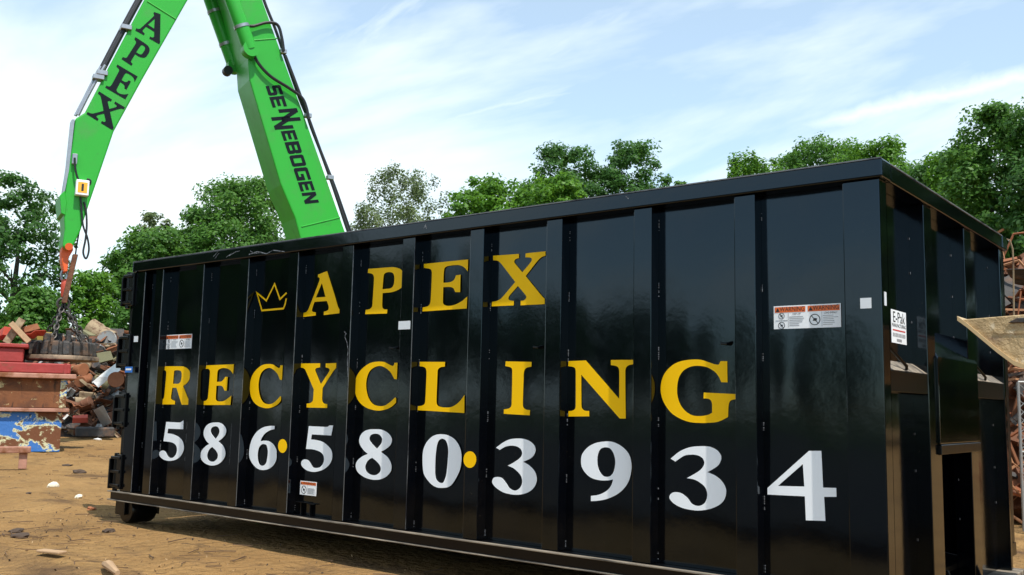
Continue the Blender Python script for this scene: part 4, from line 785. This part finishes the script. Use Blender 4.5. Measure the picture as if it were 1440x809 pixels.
# ------------------------------------------------------------------ scrap
rs = np.random.default_rng(41)
def bent_sheet(rng, a, c, bend, th=.012):
    n = 5; vs = []; k = bend
    for i in range(n+1):
        t = i/n-.5; x = a*t; z = k*(t*t)*a*2+rng.normal(0, .02)*a
        vs += [Vector((x, -c/2, z+rng.normal(0, .012))), Vector((x, c/2, z+rng.normal(0, .03)))]
    m = len(vs); fs = [(2*i, 2*i+2, 2*i+3, 2*i+1) for i in range(n)]
    vs2 = [v+Vector((0, 0, th)) for v in vs]; fs += [tuple(j+m for j in reversed(f)) for f in fs]
    fs += [(2*i+m, 2*i+2+m, 2*i+2, 2*i) for i in range(n)]+[(2*i+1, 2*i+3, 2*i+3+m, 2*i+1+m) for i in range(n)]+[(0, 1, 1+m, m), (2*n+1, 2*n, 2*n+m, 2*n+1+m)]
    return vs+vs2, fs
def scrap_shape(kind, rng, L_):
    b = MB()
    if kind == 'beam':
        h, t = L_*.11, L_*.018
        b.box(-L_/2, L_/2, -h/2, h/2, h/2-t, h/2); b.box(-L_/2, L_/2, -t/2, t/2, -h/2+t, h/2-t); b.box(-L_/2, L_/2, -h/2, h/2, -h/2, -h/2+t)
    elif kind == 'angle': b.prism([(-L_/2, 0, 0), (-L_/2, .07, 0), (-L_/2, .07, .01), (-L_/2, .01, .01), (-L_/2, .01, .07), (-L_/2, 0, .07)], (L_, 0, 0))
    elif kind == 'sheet': v, f = bent_sheet(rng, L_, L_*rng.uniform(.4, .75), rng.uniform(-.5, .5)); b.add(v, f)
    elif kind == 'pipe': b.tube([(-L_/2, 0, 0), (-L_*.1, rng.normal(0, .05)*L_, rng.normal(0, .04)*L_), (L_*.2, rng.normal(0, .06)*L_, rng.normal(0, .05)*L_), (L_/2, 0, 0)], L_*rng.uniform(.03, .055), 10)
    elif kind == 'disc': b.lathe([(L_*.10, -.05*L_), (L_*.16, -.06*L_), (L_*.42, -.04*L_), (L_*.5, -.07*L_), (L_*.5, .07*L_), (L_*.42, .04*L_), (L_*.16, .06*L_), (L_*.10, .05*L_)], (0, 0, 0), (0, 0, 1), 22)
    elif kind == 'drum':
        b.lathe([(L_*.28, -L_*.5), (L_*.30, -L_*.47), (L_*.285, -L_*.2), (L_*.305, -L_*.16), (L_*.26, 0), (L_*.30, L_*.18), (L_*.285, L_*.2), (L_*.30, L_*.47), (L_*.28, L_*.5)], (0, 0, 0), (1, 0, 0), 16)
        b.v = [(x, y*(1+.25*math.sin(3*x/L_+1)), z*(1-.2*math.cos(4*x/L_))) for x, y, z in b.v]
    elif kind == 'plank': b.box(-L_/2, L_/2, -L_*.07, L_*.07, -.018, .018)
    elif kind == 'box':
        b.box(-L_/2, L_/2, -L_*.3, L_*.3, -L_*.22, L_*.22); b.v = [(x+rng.normal(0, .03)*L_, y+rng.normal(0, .04)*L_, z+rng.normal(0, .04)*L_) for x, y, z in b.v]
    return b
def heap_h(p, c, ax_, ay_, ra, rb, h):
    d = Vector((p.x-c.x, p.y-c.y, 0)); u, v = d.dot(ax_)/ra, d.dot(ay_)/rb; q = 1-(u*u+v*v); return h*max(0, q)**.8
heap_c = on_ground(150, 29.6)
HP = (heap_c, fx, fy, 6.0, 3.6, 2.75)
MATS = {'rust': RUST, 'orange': RUSTO, 'grey': GREYM, 'dark': DARKM, 'tan': TANM, 'white': WHITEM, 'red': REDM, 'olive': BRASS, 'wood': WOOD}
ADJ = {'rust': 'brown rusty', 'orange': 'orange rusty', 'grey': 'dull grey', 'dark': 'blackened', 'tan': 'tan', 'white': 'white', 'red': 'faded red', 'olive': 'olive', 'wood': 'weathered wooden'}
NM = {'beam': 'scrap_girder', 'angle': 'angle_iron', 'sheet': 'bent_sheet', 'pipe': 'bent_pipe', 'disc': 'wheel_disc', 'drum': 'crushed_drum', 'plank': 'loose_board', 'box': 'crumpled_box'}
WD = {'beam': 'I-beam', 'angle': 'angle iron', 'sheet': 'bent metal sheet', 'pipe': 'bent pipe', 'disc': 'wheel disc', 'drum': 'crushed drum', 'plank': 'board', 'box': 'crumpled box'}
def drop(kind, colr, p, L_, rng, where, group, rot=None, bevel=.006):
    b = scrap_shape(kind, rng, L_); m4 = (rot or Matrix.Rotation(rng.uniform(0, 6.28), 3, 'Z') @ Matrix.Rotation(rng.normal(0, .5), 3, 'X') @ Matrix.Rotation(rng.normal(0, .35), 3, 'Y'))
    b.v = [tuple(p+m4@Vector(v)) for v in b.v]
    return tag(b.build(NM[kind], MATS[colr], None, bevel=bevel, smooth=kind in ('pipe', 'disc', 'drum')), f'{ADJ[colr]} {WD[kind]} lying {where}', 'scrap', group)
kinds = ['beam', 'angle', 'sheet', 'pipe', 'pipe', 'sheet', 'angle', 'plank', 'sheet', 'beam', 'pipe', 'box', 'drum', 'angle', 'disc']
cols = ['rust', 'rust', 'orange', 'grey', 'dark', 'tan', 'olive', 'rust', 'dark', 'dark', 'wood', 'grey', 'rust']
for k in range(210):                               # pieces on the slope that shows between the dumpsters
    px = rs.uniform(98, 172); u = rs.uniform(0, 1); D = 25.8+u*4.2; p = on_ground(px, D); z = heap_h(p, *HP)
    if z <= 0.02 and D > 26.6: continue
    kd = kinds[rs.integers(len(kinds))]; cl_ = cols[rs.integers(len(cols))]
    if kd == 'plank': cl_ = ('wood', 'tan')[k % 2]
    elif cl_ == 'wood': cl_ = 'tan'
    p.z = max(z, .05)+rs.uniform(0.0, .22); drop(kd, cl_, p, rs.uniform(.25, .7), rs, 'on the scrap heap', 'pieces of the scrap heap')
# singled-out pieces
def facing(tilt, yaw=0.0):
    n = (-fy*math.cos(yaw)+fx*math.sin(yaw)); n = (n+Vector((0, 0, tilt))).normalized(); x = Vector((0, 0, 1)).cross(n).normalized(); y = n.cross(x)
    return Matrix((x, y, n)).transposed()
rr_ = np.random.default_rng(3)
drop('sheet', 'white', at_depth(155, 524, 26.3), .95, rr_, 'slanted on the front of the scrap heap', None, facing(.3) @ Matrix.Rotation(.75, 3, 'Z') @ Matrix.Diagonal((1, .55, 1)).to_3x3())
drop('disc', 'orange', at_depth(163, 534, 26.0), .42, rr_, 'upright in the scrap heap by the hinges', None, facing(.2))
drop('sheet', 'orange', at_depth(113, 573, 25.8), .5, rr_, 'at the foot of the scrap heap beside the dumpster', None)
drop('sheet', 'grey', at_depth(140, 588, 25.1), .9, rr_, 'over the black box', None)
drop('box', 'red', at_depth(113, 590, 25.3), .35, rr_, 'at the foot of the scrap heap', None)
drop('drum', 'tan', at_depth(142, 468, 29.0), .8, rr_, 'on top of the scrap heap behind the magnet', None)
drop('box', 'olive', at_depth(128, 472, 28.8), .5, rr_, 'on top of the scrap heap behind the magnet', None)
drop('disc', 'grey', at_depth(150, 479, 28.6), .6, rr_, 'on top of the scrap heap behind the magnet', None, facing(.2, .5))
drop('plank', 'tan', at_depth(20, 466, 18.9), .55, rr_, 'propped up on the red hopper', None, facing(.1) @ Matrix.Rotation(1.1, 3, 'Z') @ Matrix.Diagonal((1, 1.8, 3)).to_3x3())
drop('plank', 'wood', at_depth(28, 468, 18.8), .5, rr_, 'leaning across the red hopper', None, facing(.1) @ Matrix.Rotation(-.8, 3, 'Z') @ Matrix.Diagonal((1, 1.5, 3)).to_3x3())
drop('sheet', 'red', at_depth(48, 471, 19.0), .45, rr_, 'on top of the red hopper', None)
drop('box', 'orange', at_depth(43, 464, 19.2), .3, rr_, 'on top of the red hopper', None)
drop('box', 'red', at_depth(8, 470, 19.1), .4, rr_, 'at the back of the red hopper', None)
# fine scrap filling the heap
def shards(name, n, fn, seed, mats, smin, smax):
    rng = np.random.default_rng(seed); b = MB(); mi = []
    for k in range(n):
        p = fn(rng); s = rng.uniform(smin, smax); a = Vector(rng.normal(size=3)).normalized(); c = a.orthogonal().normalized(); d = a.cross(c)
        b.obox(p, a*s*.5, c*s*rng.uniform(.03, .3), d*s*rng.uniform(.01, .10)); mi += [rng.integers(len(mats))]*6
    o = b.build(name, mats[0])
    for m in mats[1:]: o.data.materials.append(m)
    o.data.polygons.foreach_set('material_index', np.array(mi, np.int32)); return o
def heap_pt(rng):
    while True:
        u, v = rng.uniform(-1, 1), rng.uniform(-1, .6)
        if u*u+v*v < 1: break
    p = heap_c+fx*(u*6.0)+fy*(v*3.6); p.z = heap_h(p, *HP)*rng.uniform(.8, 1.04)+.03; return p
tag(shards('mixed_scrap', 5200, heap_pt, 5, [RUST, DARKM, RUSTO, GREYM, RUST, RUST, DARKM, TANM, DARKM], .12, .6), 'heap of small mixed rusty scrap beyond the dumpster hinges', 'scrap heap', kind='stuff')
# heap core so that no sky shows through
n = 26; vs, fs = [], []
for j in range(9):
    for i in range(n):
        a = 2*math.pi*i/n; q = 1-j/8*1.0; p = heap_c+fx*(6.0*q*math.cos(a))+fy*(3.6*q*math.sin(a)); vs.append(Vector((p.x, p.y, heap_h(p, *HP)*.86-.02+rs.uniform(-.1, .06)*(j > 0))))
fs = [(j*n+i, j*n+(i+1) % n, (j+1)*n+(i+1) % n, (j+1)*n+i) for j in range(8) for i in range(n)]
tag(MB().add(vs, fs).build('scrap_mound', DARKM), 'dark compacted mound under the mixed scrap', 'scrap heap', kind='stuff')

# rusty wire heap behind the dumpster's far end
wc = on_ground(1448, 12.0); rw = np.random.default_rng(8)
wm = [mat('wire_rust_a', (.30, .10, .04), .8, var=(3, .3)), mat('wire_rust_b', (.20, .075, .03), .85, var=(3, .3)), mat('wire_rust_c', (.36, .17, .08), .8, var=(3, .3))]
for q in range(3):
    b = MB()
    for k in range(330):
        t = rw.uniform(0, 6.28); r_ = 2.3*rw.uniform(0, 1)**.5; p = wc+Vector((r_*math.cos(t), r_*math.sin(t), 0)); zt = 3.15*max(.05, 1-(r_/2.4)**2)*rw.uniform(.2, 1)
        a0 = rw.uniform(0, 6.28); rad = rw.uniform(.12, .5); til = rw.normal(0, .6); ar = rw.uniform(1.5, 4.5); pts = []
        for j in range(9):
            a = a0+ar*j/8; pts.append(p+Vector((rad*math.cos(a), rad*math.sin(a)*math.cos(til), max(.02, zt+rad*math.sin(a)*math.sin(til)+.05*j*rw.normal(0, .4)))))
        pts = [p_+Vector(rw.normal(0, .025, 3)) for p_ in pts]; b.tube(pts, rw.uniform(.004, .022)**1.0, 4, caps=False)
    tag(b.build('rusty_wire', wm[q]), ('tangled orange-brown wire', 'tangled dark brown wire', 'tangled light orange wire')[q]+' heaped behind the far end of the black dumpster', 'wire heap', 'rusty wire heap', 'stuff')
def wire_pt(rng):
    t = rng.uniform(0, 6.28); r_ = 2.3*rng.uniform(0, 1)**.5; return wc+Vector((r_*math.cos(t), r_*math.sin(t), 2.95*max(.04, 1-(r_/2.4)**2)*rng.uniform(.85, 1.03)))
tag(shards('rusty_scrap', 1500, wire_pt, 15, [RUST, RUSTO, DARKM, RUST], .08, .5), 'small rusty scrap bits mixed into the wire heap', 'scrap heap', kind='stuff')
core = MB().lathe([(2.2, 0), (1.9, .7), (1.3, 1.6), (.7, 2.3), (.1, 2.6)], wc, (0, 0, 1), 20); core.v = [tuple(Vector(v)+Vector(rw.normal(0, .1, 3))) for v in core.v]
tag(core.build('wire_mound', RUST), 'rust-brown mound inside the wire heap', 'scrap heap', kind='stuff')
drop('sheet', 'dark', at_depth(1438, 392, 10.6), .35, rr_, 'on the rusty wire heap', None)
tag(MB().tube([at_depth(x, y, 9.6) for x, y in ((1426, 470), (1425, 372), (1424, 350), (1420, 338), (1411, 335), (1405, 335))], .008, 8).build('bent_pipe', TANM, smooth=True), 'thin bent tan pipe sticking up behind the dumpster end rail', 'pipe')
cg = thing('wire_cage', 'grey wire mesh cage standing behind the far corner of the dumpster', 'cage', on_ground(1462, 9.4))
c0 = on_ground(1430, 9.4); cw = Vector((.85, .5, 0)).normalized()
for (a, h0, h1) in ((0, 0, 1.42), (1.1, 0, 1.42)): MB().tube([c0+cw*a+Vector((0, 0, h0)), c0+cw*a+Vector((0, 0, h1))], .014, 8).build('post', GREYM, cg)
for h in (.05, .75, 1.42): MB().tube([c0+Vector((0, 0, h)), c0+cw*1.1+Vector((0, 0, h))], .012, 8).build('bar', GREYM, cg)
b = MB()
for k in range(-14, 22):
    for sgn in (1, -1):
        pts = []
        for (a, h) in ((k*.08, .05), (k*.08+sgn*1.37, 1.42)):
            pts.append((a, h))
        (a0, h0), (a1, h1) = pts
        ts = sorted(t for t in [(0-a0)/(a1-a0), (1.1-a0)/(a1-a0)]); t0, t1 = max(0, ts[0]), min(1, ts[1])
        if t1 > t0: b.tube([c0+cw*(a0+(a1-a0)*t)+Vector((0, 0, h0+(h1-h0)*t)) for t in (t0, t1)], .004, 4)
b.build('mesh', GREYM, cg)['kind'] = 'stuff'

# ------------------------------------------------------------------ tan loader, its bucket reaching in front of the end wall
ld = thing('skid_loader', 'worn tan loader with its raised dirt-caked bucket at the end of the dumpster', 'loader', (3.9, 1.3, 0))
by0, by1 = 0.40, 2.05
pf = [(0.86, 1.553), (0.90, 1.52), (1.03, 1.395), (1.10, 1.335), (1.17, 1.305), (1.45, 1.275), (1.75, 1.30), (1.95, 1.40), (2.02, 1.56), (2.02, 1.75), (1.85, 1.60), (1.3, 1.575)]
for y in (by0, by1-.025): MB().prism([(x, y, z) for x, z in pf], (0, .025, 0)).build('bucket_side', LOADER, ld, bevel=.004)
sh_ = pf[:10]; b = MB(); vs = []
for (x, z) in sh_: vs += [(x, by0-.012, z-.004), (x, by1+.012, z-.004)]
for (x, z) in sh_: vs += [(x, by0-.012, z+.018), (x, by1+.012, z+.018)]
m = len(sh_); fs = [(2*i, 2*i+2, 2*i+3, 2*i+1) for i in range(m-1)]+[(2*m+2*i+1, 2*m+2*i+3, 2*m+2*i+2, 2*m+2*i) for i in range(m-1)]
fs += [(2*i, 2*m+2*i, 2*m+2*i+2, 2*i+2) for i in range(m-1)]+[(2*i+1, 2*i+3, 2*m+2*i+3, 2*m+2*i+1) for i in range(m-1)]+[(0, 1, 2*m+1, 2*m), (2*m-2, 4*m-2, 4*m-1, 2*m-1)]
b.add(vs, fs).build('bucket_shell', LOADEDGE, ld)
b = MB().prism([(1.02, by0-.004, 1.482), (1.9, by0-.004, 1.455), (1.9, by0-.004, 1.47), (1.02, by0-.004, 1.495)], (0, .003, 0)); b.build('wear_strip', LOADER, ld)
b = MB().prism([(1.08, by0-.010, 1.530), (1.9, by0-.010, 1.515), (1.9, by0-.010, 1.55), (1.12, by0-.010, 1.552)], (0, .009, 0)); b.build('reinforcing_bar', DARKM, ld, bevel=.003)
for y in (.55, 1.78):
    MB().prism([(2.0, y, 1.42), (2.35, y, 1.20), (3.2, y, 1.72), (4.9, y, 1.75), (4.9, y, 1.95), (3.1, y, 1.95), (2.3, y, 1.52), (2.0, y, 1.66)], (0, .12, 0)).build('lift_arm', LOADER, ld, bevel=.01)
MB().box(3.2, 5.3, .75, 1.70, .35, 1.35).build('body', LOADER, ld, bevel=.06, seg=2)
cb = MB().box(3.4, 4.6, .78, 1.67, 1.36, 2.1).build('cab', DKG, ld, bevel=.05, seg=2); MB().box(3.385, 3.398, .86, 1.59, 1.42, 2.02).build('window', GLASS, cb)
for x in (3.55, 4.85):
    for y in (.42, 1.74):
        wl = MB().lathe([(.16, 0), (.36, 0), (.40, .05), (.40, .24), (.36, .29), (.16, .29)], (x, y, .40), (0, 1, 0), 26).build('wheel', TIRE, ld, smooth=True)
        MB().lathe([(.155, .03), (.155, .26)], (x, y, .40), (0, 1, 0), 18).build('rim', LOADER, wl, smooth=True)

# ------------------------------------------------------------------ things lying on the dirt
def lump(name, m, p, r, seed, flat=.6, label=None, cat='debris', group=None):
    rng = np.random.default_rng(seed); bm = bmesh.new(); bmesh.ops.create_icosphere(bm, subdivisions=2, radius=1)
    k = rng.normal(size=(5, 3))
    for v in bm.verts:
        c = np.array(v.co); f = 1+.22*sum(math.sin(3*c@q+i) for i, q in enumerate(k))/2.2+rng.normal(0, .06); v.co = Vector((c[0]*r*f*1.2, c[1]*r*f, c[2]*r*flat*f))
    me = bpy.data.meshes.new(name); bm.to_mesh(me); bm.free(); me.materials.append(m); o = bpy.data.objects.new(name, me); COL.objects.link(o)
    o.location = (p.x, p.y, gz(p.x, p.y)+r*flat*.55); o.rotation_euler.z = seed
    return tag(o, label, cat, group)
def gp(x, y):                                     # where the pixel's ray meets the dirt
    d = ray(x, y); t = -(CAM.z)/d.z; q = CAM+d*t; return Vector((q.x, q.y, 0))
PAPER = mat('crumpled_paper', (.72, .66, .52), .8, var=(9, .2)); CLOD = mat('dark_clod', (.07, .045, .03), .95, bump=(20, .6, .02)); BRICK = mat('brick_red', (.33, .12, .05), .9, var=(9, .3))
lump('paper_wad', PAPER, gp(74, 685), .055, 1, .7, 'larger pale crumpled paper wad on the dirt', 'litter')
lump('paper_wad', PAPER, gp(110, 698), .04, 2, .7, 'smaller pale crumpled paper wad on the dirt', 'litter')
lump('paper_scrap', WHITEM, gp(137, 618), .10, 3, .25, 'white flat scrap lying near the black steel box', 'litter')
lump('brick_piece', BRICK, gp(128, 717), .035, 4, .6, 'reddish brick piece lying by the dumpster wheel', 'rubble')
for k, (x, y, r_) in enumerate(((30, 750, .06), (22, 744, .045), (153, 746, .05), (112, 664, .09), (95, 655, .06), (40, 700, .03))):
    lump('dirt_clod', CLOD, gp(x, y), r_, 10+k, .38, ['biggest dark clod in the twig litter', 'dark clod touching the biggest one', 'dark clod right below the dumpster wheel', 'dark flat clod on the dirt towards the steel box', 'small dark clod beside the flat one', 'lone small dark clod on the open dirt'][k], 'clod')
q = gp(152, 806); o = MB().tube([Vector((q.x, q.y, .03))+Vector((-.16, .06, 0)), Vector((q.x, q.y, .05)), Vector((q.x, q.y, .03))+Vector((.2, -.05, 0))], [.018, .03, .016], 8).build('log', WOOD, smooth=True); tag(o, 'short pale split log lying on the dirt', 'log')
q = gp(72, 782); tag(MB().obox(Vector((q.x, q.y, .03)), Vector((.10, .03, 0)), Vector((-.01, .035, 0)), Vector((0, 0, .008))).build('wood_chip', WOOD, bevel=.004), 'flat wooden board scrap lying on the dirt', 'board')
def vis_pt(rng):
    while True:
        x, y = rng.uniform(-20, 640), rng.uniform(0, 1)**1.0*190+625; q = gp(x, y)
        if q.y < 0.3 or q.x < -6.6: q.z = gz(q.x, q.y)+.006; return q
CH = [mat('chip_brown', (.13, .075, .04), .9), mat('chip_tan', (.40, .26, .13), .9), mat('chip_dark', (.05, .035, .025), .9), mat('chip_pale', (.62, .55, .44), .9)]
PT = [gp(x, y) for x, y in ((110, 735), (135, 730), (30, 745), (60, 752), (120, 640), (90, 668), (40, 770), (300, 795), (20, 620), (130, 625))]
def chip_pt(rng):
    if rng.uniform() < .5: return vis_pt(rng)
    c = PT[rng.integers(len(PT))]; q = Vector((c.x+rng.normal(0, .45), c.y+rng.normal(0, .25), 0)); q.z = gz(q.x, q.y)+.006; return q
tag(shards('wood_chips', 800, chip_pt, 21, [CH[0], CH[2], CH[0], CH[1], CH[0], CH[2], CH[1]], .005, .022), 'small wood chips and grit scattered over the dirt', 'debris', kind='stuff')
rt_ = np.random.default_rng(77); b = MB()
for k in range(150):
    q = chip_pt(rt_); a = rt_.uniform(0, 6.28); l = rt_.uniform(.03, .13); d = Vector((math.cos(a), math.sin(a), rt_.normal(0, .02)))
    b.tube([q-d*l+Vector((0, 0, .008)), q+Vector((0, 0, .009))+Vector((rt_.normal(0, .006), rt_.normal(0, .006), 0)), q+d*l*.8+Vector((0, 0, .008))], rt_.uniform(.002, .005), 4, caps=False)
tag(b.build('twigs', CH[0]), 'thin brown twigs littering the dirt', 'debris', kind='stuff')
